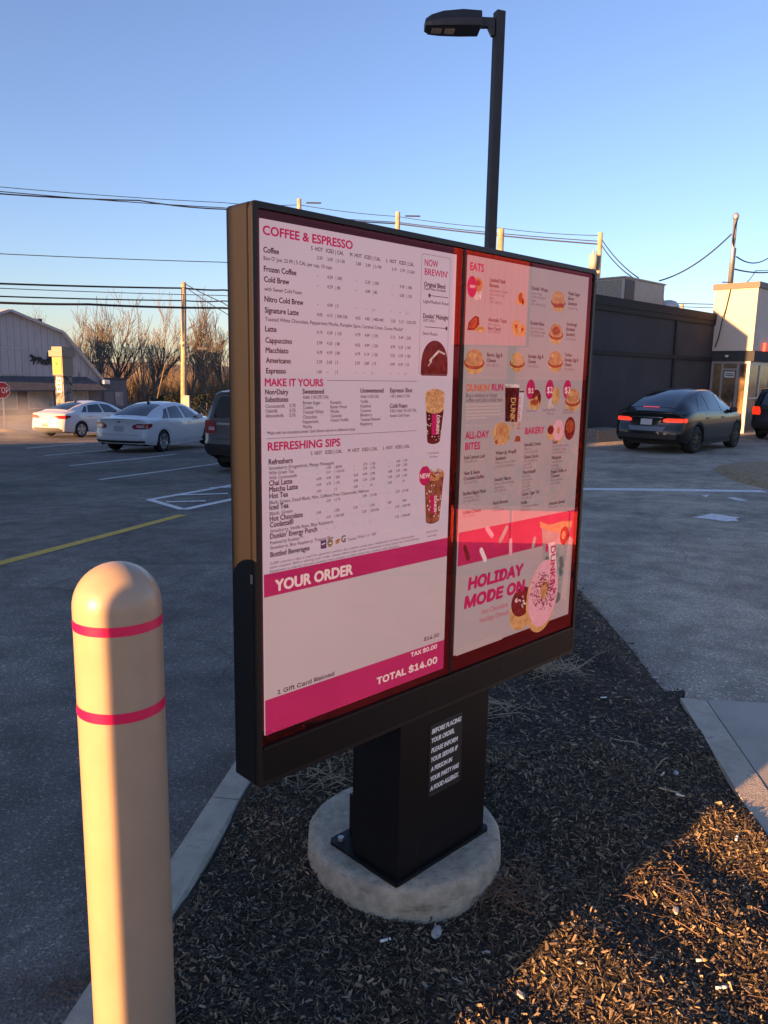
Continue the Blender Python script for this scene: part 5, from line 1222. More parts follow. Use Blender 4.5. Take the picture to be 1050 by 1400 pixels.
b.box(F(ct, cz + .25, -3.5), (.75, .75, 1.2), rz_); b.box(F(ct, cz + .86 + .003, -3.5), (1.0, 1.0, .2), rz_); b.build('chimney', M['brick'], barn)
b = MB(); b.tube([F(ct, cz + .9, -3.5), F(ct, cz + 2.1, -3.5)], .03, 6); b.prism([F(ct + x, cz + z, -3.48) for x, z in ((-.55, 1.55), (-.35, 1.72), (.2, 1.62), (.5, 1.8), (.45, 1.5), (-.35, 1.5))], N * .03); b.build('weathervane', M['cut_black'], barn)
ft, fz = bt(97, 450); b = MB(); b.tube([F(ft, fz - 2.6, -6), F(ft, fz + .7, -6)], .22, 10); b.tube([F(ft, fz + .703, -6), F(ft, fz + .95, -6)], .3, 10); b.build('flue', M['ac_dark'], barn)
b = MB(); b.box(F(ev[0] + .1, ev[1] + .1, .6), (.5, .4, .3), rz_, .05); b.build('flood_lamp', M['white'], barn)
# black horse and buggy silhouette on the gable
(hx0, hz0), (hx1, hz1) = bt(40.2, 498.8), bt(78, 499)
HS = (hx1 - hx0) / 1.10
def hp(x, z): return F(hx0 + x * HS, (hz0 + hz1) / 2 + z * HS * .82, .06) + bo_
hb = MB(); horse = [(.02, .40), (.05, .47), (.09, .50), (.12, .50), (.20, .40), (.33, .375), (.44, .385), (.50, .34), (.53, .24), (.515, .22), (.49, .29), (.47, .25), (.50, .13), (.47, .02), (.43, .02), (.45, .12), (.42, .20), (.36, .10), (.31, .03), (.29, .05), (.335, .14), (.33, .21), (.24, .20), (.20, .10), (.17, .0), (.13, .0), (.155, .12), (.14, .20), (.08, .15), (.02, .17), (.02, .20), (.08, .21), (.10, .27), (.105, .37), (.07, .385), (.03, .36)]
HT = -N * .05
hb.prism([hp(x, z) for x, z in horse], HT)
hb.prism([hp(x, z) for x, z in ((.44, .25), (.80, .22), (.80, .25), (.44, .28))], HT * .98)
hb.prism([hp(x, z) for x, z in ((.70, .22), (1.06, .22), (1.06, .26), (1.02, .34), (1.01, .62), (.94, .65), (.72, .62), (.73, .50), (.80, .50), (.80, .36), (.66, .30))], HT * .96)
hb.prism([hp(x, z) for x, z in ((.72, .48), (.75, .48), (.75, .34), (.72, .34))], HT * .94)
def ringp(cx, cz, r, t, n=20):
    for i in range(n):
        a, c = 2 * math.pi * i / n, 2 * math.pi * (i + 1) / n
        hb.prism([hp(cx + r * math.cos(a), cz + r * math.sin(a)), hp(cx + r * math.cos(c), cz + r * math.sin(c)), hp(cx + (r - t) * math.cos(c), cz + (r - t) * math.sin(c)), hp(cx + (r - t) * math.cos(a), cz + (r - t) * math.sin(a))], HT)
    for i in range(5):
        a = math.pi * i / 5; d = (r - t) * math.cos(a), (r - t) * math.sin(a); hb.prism([hp(cx + d[0] - d[1] * .06, cz + d[1] + d[0] * .06), hp(cx - d[0] - d[1] * .06, cz - d[1] + d[0] * .06), hp(cx - d[0] + d[1] * .06, cz - d[1] - d[0] * .06), hp(cx + d[0] + d[1] * .06, cz + d[1] - d[0] * .06)], HT * .9)
ringp(.64, .12, .14, .03); ringp(.96, .14, .165, .03)
o = hb.build('wall_silhouette', M['cut_black']); tag(o, 'black horse and buggy cut-out fixed to the pale barn gable', 'wall sign')
# grey flat-roofed extension beside it
xb0, xb1 = bt(137, 519)[0] - 3, bt(174.5, 520)[0]; zt = bt(160, 519.5)[1]
ex = empty('annex_building', (BA.x + 2, BA.y + 1, -1.5)); tag(ex, 'low grey flat-roofed annex with a dark door right of the barn', 'building'); eo = Vector(ex.location)
def ebox(mb, t0, t1, z0, z1, o0, o1): mb.obox(F(t0, z0, o0) + bo_ - eo, U * (t1 - t0), N * (o1 - o0), Z * (z1 - z0)); return mb
ebox(MB(), ev[0] - .04, xb1, -1.8, zt, -9, -.2).build('wall', M['ext'], ex)
ebox(MB(), ev[0] - .04, xb1 + .06, zt + .003, zt + .14, -9.05, -.14).build('roof_edge', M['ac_dark'], ex)
t0, t1 = bt(143, 540)[0], bt(157, 540)[0]; ebox(MB(), t0, t1, -1.7, bt(150, 536)[1], -.197, -.16).build('door', M['barn_low'], ex)
ebox(MB(), bt(159, 540)[0], bt(170, 540)[0], -1.0, bt(150, 536)[1], -.197, -.17).build('window', M['shop_glass'], ex)

# roadside pillar with the sign box, stop sign
SPx = at(88, 540, 46); sp = empty('pillar_sign', (SPx.x, 46, zg(SPx.x, 46)), R(66)); tag(sp, 'stone pillar carrying a yellow sign box in front of the barn', 'sign'); hh0 = -sp.location.z
b = MB(); b.box((0, 0, (1.30 + hh0) / 2 - .15), (.66, .66, 1.30 + hh0 + .3)); b.build('pillar', M['stone'], sp)
b = MB(); b.box((0, 0, 1.85 + hh0), (.80, .80, 1.06)); b.build('sign_box', M['sign_box'], sp)
b = MB(); b.prism([(-.52, -.52, 2.40 + hh0), (.52, -.52, 2.40 + hh0), (.52, .52, 2.40 + hh0), (-.52, .52, 2.40 + hh0)], (0, 0, .34)); b.prism([(-.40, -.40, 2.743 + hh0), (.40, -.40, 2.743 + hh0), (.40, .40, 2.743 + hh0), (-.40, .40, 2.743 + hh0)], (0, 0, .22)); b.build('cap', M['sign_box'], sp)
b = MB(); b.box((-.413, 0, 1.86 + hh0), (.02, .66, .92)); PN = b.build('yellow_panel', M['sign_yellow'], sp)
b = MB(); mk = [(-.12, 2.0), (-.10, 2.14), (-.06, 2.05), (.02, 2.03), (.10, 2.10), (.06, 2.0), (.08, 1.90), (.02, 1.97), (-.06, 1.90), (-.08, 1.98)]
b.prism([(-.4245, -y, z + hh0) for y, z in mk], (-.006, 0, 0)); b.box((-.4265, 0, 1.62 + hh0), (.006, .40, .025)); b.box((-.4265, 0, 1.55 + hh0), (.006, .34, .02)); b.build('panel_mark', M['brick'], PN)
b = MB(); b.box((-.343, 0, .76 + hh0), (.02, .36, .86)); NP = b.build('notice_panel', M['sign_white'], sp)
b = MB()
for k in range(3):
    for j in range(2): b.box((-.357, -.07 + .14 * j, .52 + .25 * k + hh0), (.006, .10, .15))
b.build('notice_mark', M['plastic'], NP)
sx_ = at(2, 533.5, 36.0); stp = empty('stop_sign', (sx_.x, 36.0, zg(sx_.x, 36)), R(42)); tag(stp, 'red octagonal stop sign on a steel post at the left edge', 'stop sign'); sz = sx_.z - stp.location.z
b = MB(); b.box((.06, .03, sz / 2 + .1), (.06, .03, sz + .5)); b.build('post', M['steel'], stp)
def octo(r, d, t): return [(r * math.cos(R(22.5 + 45 * i)), d, sz + r * math.sin(R(22.5 + 45 * i))) for i in range(8)]
b = MB(); b.prism(octo(.405, 0, 0), (0, .006, 0)); SB = b.build('border', M['sign_white'], stp)
b = MB(); b.prism(octo(.375, -.004, 0), (0, .003, 0)); b.build('red_face', M['stop_red'], stp)
def text_mesh(s, h, wd, fn, bold=.05):
    c = bpy.data.curves.new('lettering', 'FONT'); c.body = s; c.offset = 0; c.resolution_u = 2; c.font = FONT or c.font; o = bpy.data.objects.new('lettering', c); COL.objects.link(o)
    bpy.context.view_layer.update(); e = o.evaluated_get(bpy.context.evaluated_depsgraph_get()); me = e.to_mesh(); co = [v.co.copy() for v in me.vertices]; fs = [tuple(p.vertices) for p in me.polygons]
    x0, x1 = min(v.x for v in co), max(v.x for v in co); y1 = max(v.y for v in co); b = MB(); b.add([fn((v.x - x0) / (x1 - x0) * wd - wd / 2, v.y / y1 * h) for v in co], fs)
    e.to_mesh_clear(); bpy.data.objects.remove(o); bpy.data.curves.remove(c); return b
text_mesh('STOP', .27, .62, lambda x, y: Vector((x, -.0055, sz - .135 + y))).build('lettering', M['sign_white'], stp)
b = MB(); rows = [[(.75 * r * math.cos(t), .75 * r * math.sin(t) * .8, .12 * (1 - r * r)) for t in lin(0, 2 * math.pi, 14)] for r in (1, .6, .1)]; b.grid(rows); mo = b.build('mulch_ring', M['soil2']); mo.location = (sx_.x + .1, 36, zg(sx_.x, 36) + .0); tag(mo, 'small brown mound of earth at the foot of the stop sign', 'mound')
# pale banners standing among the trees (yellow guy markers)
def stick(name, a, c, Y, r, material, label, cat):
    p, q = at(*a, Y), at(*c, Y); b = MB(); b.tube([p, q], r, 6); o = b.build(name, material); return tag(o, label, cat)
stick('guy_marker', (215, 545), (226, 497), 57, .05, M['brush'], 'yellow sleeved guy wire leaning left of the wooden utility pole', 'guy marker')

# ------------------------------------------------------------------ utility poles and wires
def upole(px, py, Y, r, label, base=None, rake=0.0, extra=None, gl=None):
    t = at(px, py, Y); bx = t.x; z0 = zg(bx, Y); e = empty('utility_pole', (bx, Y, z0)); tag(e, label, 'utility pole', 'wooden utility poles')
    b = MB(); b.tube([(rake, 0, -.5), (0, 0, t.z - z0)], [r * 1.15, r * .85], 10); b.build('pole', M['wood'], e); return e, t
p1, t1 = upole(251, 386, 56, .20, 'tall bare wooden utility pole in front of the leafless trees', rake=-.25)
b = MB(); b.tube([(0, -.3, t1.z - p1.location.z - 5.2), (1.1, -.4, t1.z - p1.location.z - 4.6)], .04, 6); b.box((1.35, -.4, t1.z - p1.location.z - 4.55), (.75, .3, .2), 0, .05); b.build('flood_lamp', M['ac_dark'], p1)
b = MB(); b.box((0, -.2, t1.z - p1.location.z - 8.3), (.5, .3, .9)); b.build('equipment_box', M['ac'], p1)
p2, t2 = upole(409, 272, 60, .19, 'wooden utility pole tip showing above the left top edge of the menu board')
p3, t3 = upole(544, 290, 60, .20, 'wooden utility pole tip showing above the middle of the menu board')
p4, t4 = upole(685, 313, 45, .22, 'thick pale utility pole tip between lamp post and menu board')
p5, t5 = upole(821, 318, 52, .18, 'wooden utility pole carrying a transformer behind the charcoal roof')
p6, t6 = upole(933, 415, 90, .22, 'tiny distant pole tip beside the domed roof vent')
hz5 = t5.z - p5.location.z
b = MB(); b.tube([(-.42, -.25, hz5 - 2.3), (-.42, -.25, hz5 - 1.4)], .26, 14); b.tube([(-.42, -.25, hz5 - 1.4), (-.42, -.25, hz5 - 1.1)], .06, 8); b.build('transformer', M['ac'], p5)
for e, t in ((p3, t3), (p2, t2)):
    hz_ = t.z - e.location.z; b = MB(); b.box((1.1, -.2, hz_ - .3), (1.1, .09, .09)); b.build('cable_closure', M['wire'], e)
NW = [0]
def wire(pts, r, label, sag=.0, n=14):
    """pts: (px, py, distance) points it passes through"""
    q = [at(*p) for p in pts]; out = []
    for a, c in zip(q, q[1:]):
        for i in range(n): t = i / n; out.append(a.lerp(c, t) - Z * (sag * 4 * t * (1 - t)))
    out.append(q[-1]); b = MB(); b.tube(out, r, 5, caps=False); o = b.build('overhead_wire', M['wire']); tag(o, label, 'wire', 'overhead wires'); return o
wire([(-60, 250, 50), (305, 277, 58), (409, 280, 60), (544, 296, 60), (685, 312, 58), (821, 322, 52)], .022, 'thin topmost overhead wire running behind the top of the menu board', .1)
wire([(-60, 256, 50), (305, 284, 58), (544, 304, 60), (821, 330, 52)], .03, 'second overhead wire from the top, just under the topmost one', .1)
wire([(-60, 260, 50), (190, 274, 56), (305, 286, 58), (544, 306, 60), (821, 334, 52)], .045, 'thick third overhead cable below the two topmost wires', .1)
wire([(-60, 344, 48), (305, 358.5, 54), (420, 366, 56)], .026, 'lone overhead wire halfway down the sky left of the menu board', .05)
wire([(-60, 385.5, 46), (251, 394, 56), (305, 396.5, 58), (420, 402, 60)], .06, 'thick upper cable of the left bundle touching the bare pole top', .05)
wire([(-60, 391.5, 46), (305, 404, 58), (420, 410, 60)], .025, 'thin wire second from top in the left bundle crossing the tree crowns', .05)
wire([(-60, 403, 46), (251, 411, 56), (305, 411.5, 58), (420, 414, 60)], .045, 'cable third from top in the left bundle crossing the tree crowns', .05)
wire([(-60, 411, 46), (120, 416, 50), (305, 421, 58), (420, 426, 60)], .075, 'thickest lowest cable of the left bundle above the barn roof', .06)
wire([(253, 388, 56), (305, 414, 50), (350, 440, 46)], .03, 'wire sloping down to the right from the bare wooden pole', .05)
wire([(253, 392, 56), (305, 426, 50), (350, 452, 46)], .025, 'lower wire sloping down to the right from the bare wooden pole', .05)
wire([(823, 328, 52), (845, 356, 47), (873, 380, 40)], .03, 'upper service wire sloping from the transformer pole to the charcoal roof', .05)
wire([(823, 336, 52), (842, 360, 47), (866, 380, 40)], .03, 'lower service wire sloping from the transformer pole to the charcoal roof', .05)
wire([(901, 384, 34), (1000, 320, 33.2)], .03, 'dark cable rising from the charcoal roof to the service mast', .28)
wire([(1007, 351, 34.5), (1050, 353, 42), (1120, 345, 55)], .03, 'upper cable leaving the service mast to the right', .25)
wire([(1005, 368, 34.5), (1060, 371, 42), (1140, 374, 55)], .035, 'lower cable leaving the service mast to the right', .1)
wire([(1004, 391, 34.5), (1033, 370, 50), (1100, 352, 70)], .025, 'thin cable rising to the right behind the cream tower', .3)
wire([(905, 414.5, 60), (978, 416, 62)], .03, 'faint distant wire between charcoal roof and cream tower', 0)
wire([(905, 418.5, 60), (978, 421, 62)], .025, 'faintest distant wire just above the charcoal roof edge', 0)

# ------------------------------------------------------------------ bare trees
def grow(seed, height, trunk_r, fork, spread, depth, upness=.55, lean=0.0):
    """returns (trunk segments, branch segments): lists of (points, radii)"""
    rg = random.Random(seed); trunk = []; br = []
    def limb(p, d, L, r, lvl, out):
        n = 5 if lvl < 2 else (4 if lvl < 4 else 3); pts = [p.copy()]; rad = [r]; q = p.copy(); dd = d.copy()
        for i in range(n):
            dd = (dd + Vector((rg.gauss(0, .10), rg.gauss(0, .10), rg.gauss(.05, .06) * upness)) * (1 + lvl * .12)).normalized(); q = q + dd * (L / n); pts.append(q.copy()); rad.append(max(.02, r * (1 - .62 * (i + 1) / n)))
        out.append((pts, rad))
        if lvl >= depth: return
        kids = rg.randint(3, 4) if lvl else fork
        for k in range(kids + (2 if lvl >= 2 else 1 if lvl == 1 else 0)):
            t = rg.uniform(.30 if lvl == 0 else .22, 1.0); i = min(n - 1, int(t * n)); f = t * n - i; st = pts[i].lerp(pts[i + 1], f)
            a = rg.uniform(0, 6.283); ax = dd.orthogonal().normalized(); ax.rotate(Matrix.Rotation(a, 3, dd)); sp = rg.uniform(.6, 1.2) * spread
            nd = (dd * math.cos(sp) + ax * math.sin(sp)); nd = (nd + Vector((0, 0, .25 * upness))).normalized()
            limb(st, nd, L * rg.uniform(.50, .78), max(.02, rad[i] * rg.uniform(.5, .72)), lvl + 1, br)
        if lvl and lvl < depth: limb(pts[-1], dd, L * .55, rad[-1], lvl + 1, br)
    limb(Vector((0, 0, -.4)), Vector((lean, 0, 1)).normalized(), height * .52, trunk_r, 0, trunk)
    limb(trunk[0][0][-1], (trunk[0][0][-1] - trunk[0][0][-2]).normalized(), height * .40, trunk[0][1][-1], 1, br)
    top = max(p.z for pts, r in br for p in pts); k = height / top
    fix = lambda L_: [([p * k for p in pts], r) for pts, r in L_]
    return fix(trunk), fix(br)
def build_tree(name, seed, height, tr, fork, spread, depth, bark, upness=.55, lean=0.0):
    tk, br = grow(seed, height, tr, fork, spread, depth, upness, lean); e = empty(name)
    b = MB()
    for pts, rad in tk: b.tube(pts, rad, 9, caps=False)
    b.build('trunk', bark, e); b = MB()
    for pts, rad in br: b.tube(pts, rad, 6 if rad[0] > .08 else 3, caps=False)
    b.build('crown', bark, e); return e
PROTO = [build_tree('bare_tree', 3, 13.5, .22, 9, .50, 3, M['bark'], 1.0), build_tree('bare_tree', 8, 13.0, .19, 9, .42, 3, M['bark'], 1.3), build_tree('bare_tree', 21, 12.5, .24, 10, .60, 3, M['bark'], .8), build_tree('bare_tree', 34, 11.5, .13, 9, .45, 2, M['bark'], 1.2), build_tree('bare_tree', 55, 9.0, .13, 8, .55, 3, M['bark_pale'], .7)]
TREES = [(0, 205, 66, 398, 'large bare tree just right of the bare wooden utility pole', .15), (1, 118, 72, 409, 'tall many-limbed bare tree behind the barn roof ridge end', 0), (2, 150, 68, 402, 'dark twin-limbed bare tree rising behind the grey annex', 0), (3, 192, 62, 420, 'slim single-stemmed bare tree standing alone between the two crown groups', 0),
         (1, 254, 70, 396, 'large dark bare tree directly behind the bare wooden utility pole', 0), (2, 280, 66, 432, 'bare tree partly behind the left edge of the menu board', 0), (0, 85, 76, 416, 'bare tree showing faintly above the barn gable', 0), (4, 182, 84, 500, 'pale low bare birch-like tree in the brown undergrowth', 0), (4, 168, 88, 505, 'small pale bare tree beside the annex corner', 0), (3, 134, 64, 412, 'leaning thin bare tree left of the dark twin-limbed one', 0),
         (1, 310, 74, 415, 'bare tree mostly hidden by the menu board edge', 0), (4, 292, 78, 486, 'low bushy bare tree above the grey suv roof', 0), (0, 55, 86, 424, 'farthest bare tree over the left half of the barn', 0), (2, 228, 92, 470, 'hazy far bare tree low in the gap of the crowns', 0)]
used = set()
for (k, px, Y, ptop, lab, ln) in TREES:
    t = at(px, ptop - 9, Y); z0 = zg(t.x, Y) - .1; src = PROTO[k]
    o = src if k not in used else copy_tree(src); used.add(k)
    hgt = (13.5, 13.0, 12.5, 11.5, 9.0)[k]; s = (t.z - z0) / hgt; o.location = (t.x, Y, z0); o.scale = (s, s, s); o.rotation_euler = (0, 0, (px * .37) % 6.28); tag(o, lab, 'tree', 'bare trees behind the lot')
TREES[0] = TREES[0]
# brown undergrowth that nobody could count, dark evergreen shrubs
def brush(name, n, x0, x1, y0, y1, h0, h1, material, label):
    b = MB(); rg = random.Random(5)
    for i in range(n):
        Y = rg.uniform(y0, y1); px = rg.uniform(x0, x1); x = at(px, 540, Y).x; z = zg(x, Y); h = rg.uniform(h0, h1) * (1 + .35 * math.sin(x * .7)); p = Vector((x, Y, z - .1))
        for k in range(3):
            d = Vector((rg.gauss(0, .28), rg.gauss(0, .28), 1)); q = p + d * h * rg.uniform(.5, 1); m_ = p.lerp(q, .5) + Vector((rg.gauss(0, .08), 0, 0)); w_ = .022
            b.add([p + Vector((-w_, 0, 0)), p + Vector((w_, 0, 0)), m_ + Vector((w_ * .7, 0, 0)), m_ - Vector((w_ * .7, 0, 0)), q], [(0, 1, 2, 3), (3, 2, 4)])
            for j in range(3):
                t = rg.uniform(.35, .9); s = p.lerp(q, t); e_ = s + Vector((rg.gauss(0, .45), rg.gauss(0, .3), rg.uniform(.2, .7))) * h * .35
                b.add([s + Vector((-.012, 0, 0)), s + Vector((.012, 0, 0)), e_], [(0, 1, 2)])
    o = b.build(name, material); tag(o, label, 'undergrowth', kind='stuff')
brush('undergrowth', 3000, 60, 420, 70, 110, 1.6, 4.2, M['brush'], 'tangle of brown leafless undergrowth behind the lot')
def shrub(px, py, Y, r, lab):
    p = at(px, py, Y); z0 = zg(p.x, Y); b = MB(); rg = random.Random(int(px)); e = empty('evergreen_shrub', (p.x, Y, z0)); tag(e, lab, 'shrub')
    for i in range(900):
        a, f, q = rg.uniform(0, 6.28), rg.uniform(-.1, 1), rg.random() ** .4; rr_ = r * math.sqrt(max(.0, 1 - f * f)) * q * (1 + .25 * math.sin(3 * a)); c = Vector((rr_ * math.cos(a) * 1.35, rr_ * math.sin(a), (f + .1) * r * 1.1)); d = Vector((rg.gauss(0, 1), rg.gauss(0, 1), rg.gauss(.5, 1))).normalized() * .16; s_ = d.orthogonal().normalized() * .06
        b.add([c - s_, c + s_, c + d], [(0, 1, 2)])
    b.build('foliage', M['evergreen'], e); b = MB(); b.tube([(0, 0, -.2), (0, 0, r * .7)], [.08, .03], 6); b.build('stem', M['bark'], e)
shrub(238, 560, 60, 1.15, 'dark evergreen shrub at the foot of the bare wooden pole, over the nearer white car'); shrub(222, 560, 62, .95, 'smaller dark evergreen shrub left of the bare wooden pole'); shrub(283, 565, 58, 1.3, 'dark evergreen shrub just left of the grey suv roof')

# ------------------------------------------------------------------ a person standing beyond the nearer white car
def person(loc, rz, label):
    e = empty('person', loc, rz); tag(e, label, 'person')
    J = dict(pel=(0, 0, .95), wai=(0, 0, 1.10), che=(0, 0, 1.32), nek=(0, 0, 1.47), hed=(0, -.01, 1.56), top=(0, 0, 1.70), hL=(-.09, 0, .90), kL=(-.10, .01, .50), aL=(-.11, -.02, .09), tL=(-.12, .14, .04), hR=(.09, 0, .90), kR=(.10, .02, .50), aR=(.11, -.01, .09), tR=(.12, .15, .04),
             sL=(-.18, 0, 1.40), eL=(-.23, -.02, 1.13), wL=(-.22, .08, .90), fL=(-.215, .10, .80), sR=(.18, 0, 1.40), eR=(.23, -.02, 1.13), wR=(.22, .08, .90), fR=(.215, .10, .80))
    Rr = dict(pel=.15, wai=.135, che=.155, nek=.055, hed=.088, top=.07, hL=.10, kL=.062, aL=.045, tL=.04, hR=.10, kR=.062, aR=.045, tR=.04, sL=.07, eL=.045, wL=.032, fL=.028, sR=.07, eR=.045, wR=.032, fR=.028)
    E_ = [('pel', 'wai'), ('wai', 'che'), ('che', 'nek'), ('nek', 'hed'), ('hed', 'top'), ('pel', 'hL'), ('hL', 'kL'), ('kL', 'aL'), ('aL', 'tL'), ('pel', 'hR'), ('hR', 'kR'), ('kR', 'aR'), ('aR', 'tR'), ('che', 'sL'), ('sL', 'eL'), ('eL', 'wL'), ('wL', 'fL'), ('che', 'sR'), ('sR', 'eR'), ('eR', 'wR'), ('wR', 'fR')]
    ks = list(J); me = bpy.data.meshes.new('body'); me.from_pydata([J[k] for k in ks], [(ks.index(a), ks.index(c)) for a, c in E_], [])
    o = bpy.data.objects.new('body', me); COL.objects.link(o); o.parent = e; sk = o.modifiers.new('Skin', 'SKIN')
    for i, k in enumerate(ks): me.skin_vertices[0].data[i].radius = (Rr[k], Rr[k] * (.75 if k in ('pel', 'wai', 'che') else 1)); me.skin_vertices[0].data[i].use_root = (k == 'pel')
    o.modifiers.new('Sub', 'SUBSURF').levels = 2; o.modifiers['Sub'].render_levels = 2
    bpy.context.view_layer.update(); ev = o.evaluated_get(bpy.context.evaluated_depsgraph_get()); m2 = bpy.data.meshes.new_from_object(ev); o.modifiers.clear(); o.data = m2
    m2.materials.clear()
    for k in ('skin', 'jacket', 'trousers'): m2.materials.append(M[k])
    for p in m2.polygons: c = p.center; p.material_index = 0 if c.z > 1.49 or (abs(c.x) > .16 and c.z < .90) else (1 if c.z > .93 else 2); p.use_smooth = True
    b = MB(); b.lathe((0, -.012, 1.60), [(.098, -.05), (.102, 0), (.095, .06), (.06, .105), (.001, .122)], 18); b.build('hair', M['hair'], e)
    b = MB(); b.box((0, .092, 1.575), (.022, .03, .04), 0, .008); b.build('nose', M['skin'], e)
pp = at(207, 541, 29.5); person((pp.x, 29.5, zg(pp.x, 29.5)), 2.6, 'dark-haired person in a red jacket, head showing over the nearer white car')

# ------------------------------------------------------------------ things outside the picture: what shades the lot and what the screens mirror
def houseblock(name, m0, m1, s0, s1, eave, ridge, label, cat, wall, zb=-1.0):
    """gabled block aligned with the sunlight: m across it, s along it"""
    a = Vector((math.cos(SUN_AZ), -math.sin(SUN_AZ), 0)); c = Vector((math.sin(SUN_AZ), math.cos(SUN_AZ), 0)); e = empty(name, a * (m0 + m1) / 2 + c * (s0 + s1) / 2); tag(e, label, cat); O_ = Vector(e.location)
    def q(m, s, z): return a * m + c * s + Z * z - O_
    mid = (m0 + m1) / 2; prof = [(m0, zb), (m1, zb), (m1, eave), (mid, ridge), (m0, eave)]
    b = MB(); b.prism([q(m, s1, z) for m, z in prof], c * (s0 - s1)); b.build('wall', wall, e)
    b = MB(); ov = .18
    for sg, me in ((-1, m0), (1, m1)):
        d = (ridge - eave) / (mid - me); x1 = me + sg * ov
        b.prism([q(mid, s1 + .2, ridge + .02), q(x1, s1 + .2, eave - abs(d) * ov + .02), q(x1, s1 + .2, eave - abs(d) * ov + .2), q(mid, s1 + .2, ridge + .2)], c * (s0 - s1 - .4))
    b.build('roof', M['roof'], e)
    for k in range(4):
        for zz in (1.2, 4.2):
            if zz + 1.4 < eave: 
                mm = m0 + (m1 - m0) * (k + .5) / 4; b = MB(); b.obox(q(mm - .5, s1 + .003, zz), a * 1.0, c * .06, Z * 1.4); wn = b.build('window', M['trim'], e); b = MB(); b.obox(q(mm - .42, s1 + .066, zz + .08), a * .84, c * .01, Z * 1.24); b.build('pane', M['car_glass'], wn)
    return e
houseblock('house', -28.0, -13.0, -8, 2.5, 7.35, 12.75, 'large pale gabled house west of the lot, outside the picture', 'house', M['clap'])
houseblock('low_occluder', -14.2, -11.9, -13, -8, 3.3, 3.6, 'low shed added to close a sun gap beside the gabled house, outside the picture', 'occluder', M['clap'])  # added out of view to block the sunlit gap beside the house
houseblock('shade_block', -12.2, -3.4, -52, -40, 14.0, 14.6, 'tall unseen block added to shade the lot, far behind the camera, outside the picture', 'building', M['clap'])  # unseen block added to keep the sun off the lot and black car
a_ = Vector((math.cos(SUN_AZ), -math.sin(SUN_AZ), 0)); c_ = Vector((math.sin(SUN_AZ), math.cos(SUN_AZ), 0))
# an added truck-shaped block, out of view, shades the ground beside the board
tk = empty('shade_truck', a_ * -3.06 + c_ * -6.5, math.pi / 2 - SUN_AZ); tag(tk, 'white truck-shaped block added for shade left of the camera, outside the picture', 'truck')
b = MB(); b.box((-.5, 0, 1.95), (5.0, 3.0, 2.3), 0, .04); b.build('cargo_box', M['white_paint'], tk)
b = MB(); b.prism([(2.05, -1.0, .55), (3.9, -1.0, .55), (3.9, -1.0, 1.25), (3.2, -1.0, 1.45), (2.75, -1.0, 2.2), (2.05, -1.0, 2.2)], (0, 2.0, 0)); b.build('cab', M['white_paint'], tk)
for x in (-1.9, 2.9):
    for y in (-1.0, 1.0): make_wheel('wheel', .40, .25, M['rim'], 'six', tk, x, y)
b = MB(); b.box((.3, 0, .62), (6.4, .9, .22)); b.build('chassis', M['plastic'], tk)
# unseen post added to throw the narrow shadow over the right half of the bollard
cp = empty('shadow_post', a_ * -1.268 + c_ * -2.6); tag(cp, 'square post added to shadow the bollard, outside the picture', 'post')
b = MB(); b.box((0, 0, 1.55), (.315, .315, 3.1), -SUN_AZ, .01); b.build('post', M['dark_pole'], cp); b = MB(); b.box((0, 0, .05), (.36, .36, .12), -SUN_AZ); b.build('foot', M['pad'], cp)

# mirrored surroundings on the right: cream panel added for the screens to mirror, low planter wall, hedge
wing = empty('reflected_panel', (14.2, 3.95, 0)); tag(wing, 'blank cream panel on two posts, added for the screen reflections, right of the lane, outside the picture', 'sign')
b = MB(); b.box((0, 0, 4.4), (.5, 1.5, 4.2), 0, .03); b.build('sign_box', siding_mat('ribbed_panel', (.42, .38, .35), .13, (.22, .20, .18), R(90)), wing)  # plain box, added only for its reflection in the cover glass
b = MB(); b.box((0, .79, 4.4), (.10, .06, 4.3)); b.build('edge_strip', M['white'], wing)
for y in (-.5, .5):
    b = MB(); b.box((0, y, 1.1), (.16, .16, 2.4)); b.build('post', M['dark_pole'], wing)
pw_ = MB()
for i in range(8): pw_.box((6.1, 3.0 + i * .62, .08), (.28, .61, .44), 0, .012)
o = pw_.build('planter_wall', M['white_block']); tag(o, 'low pale planter wall right of the lane, outside the picture', 'wall')
b = MB(); rg = random.Random(9)
for i in range(9000):
    y = rg.uniform(1.6, 8.4); x = rg.uniform(6.5, 9.2); h = rg.uniform(.4, 1.5) * (.7 + .35 * math.sin(y * 1.9)); p = Vector((x, y, .1 + rg.random() * h * .6)); q = p + Vector((rg.gauss(0, .22), rg.gauss(0, .22), rg.uniform(.1, .45))); s_ = Vector((.006, .016, 0))
    b.add([p - s_, p + s_, q], [(0, 1, 2)])
o = b.build('bare_hedge', M['hedge']); tag(o, 'bare twiggy hedge behind the planter wall, outside the picture', 'hedge', kind='stuff')

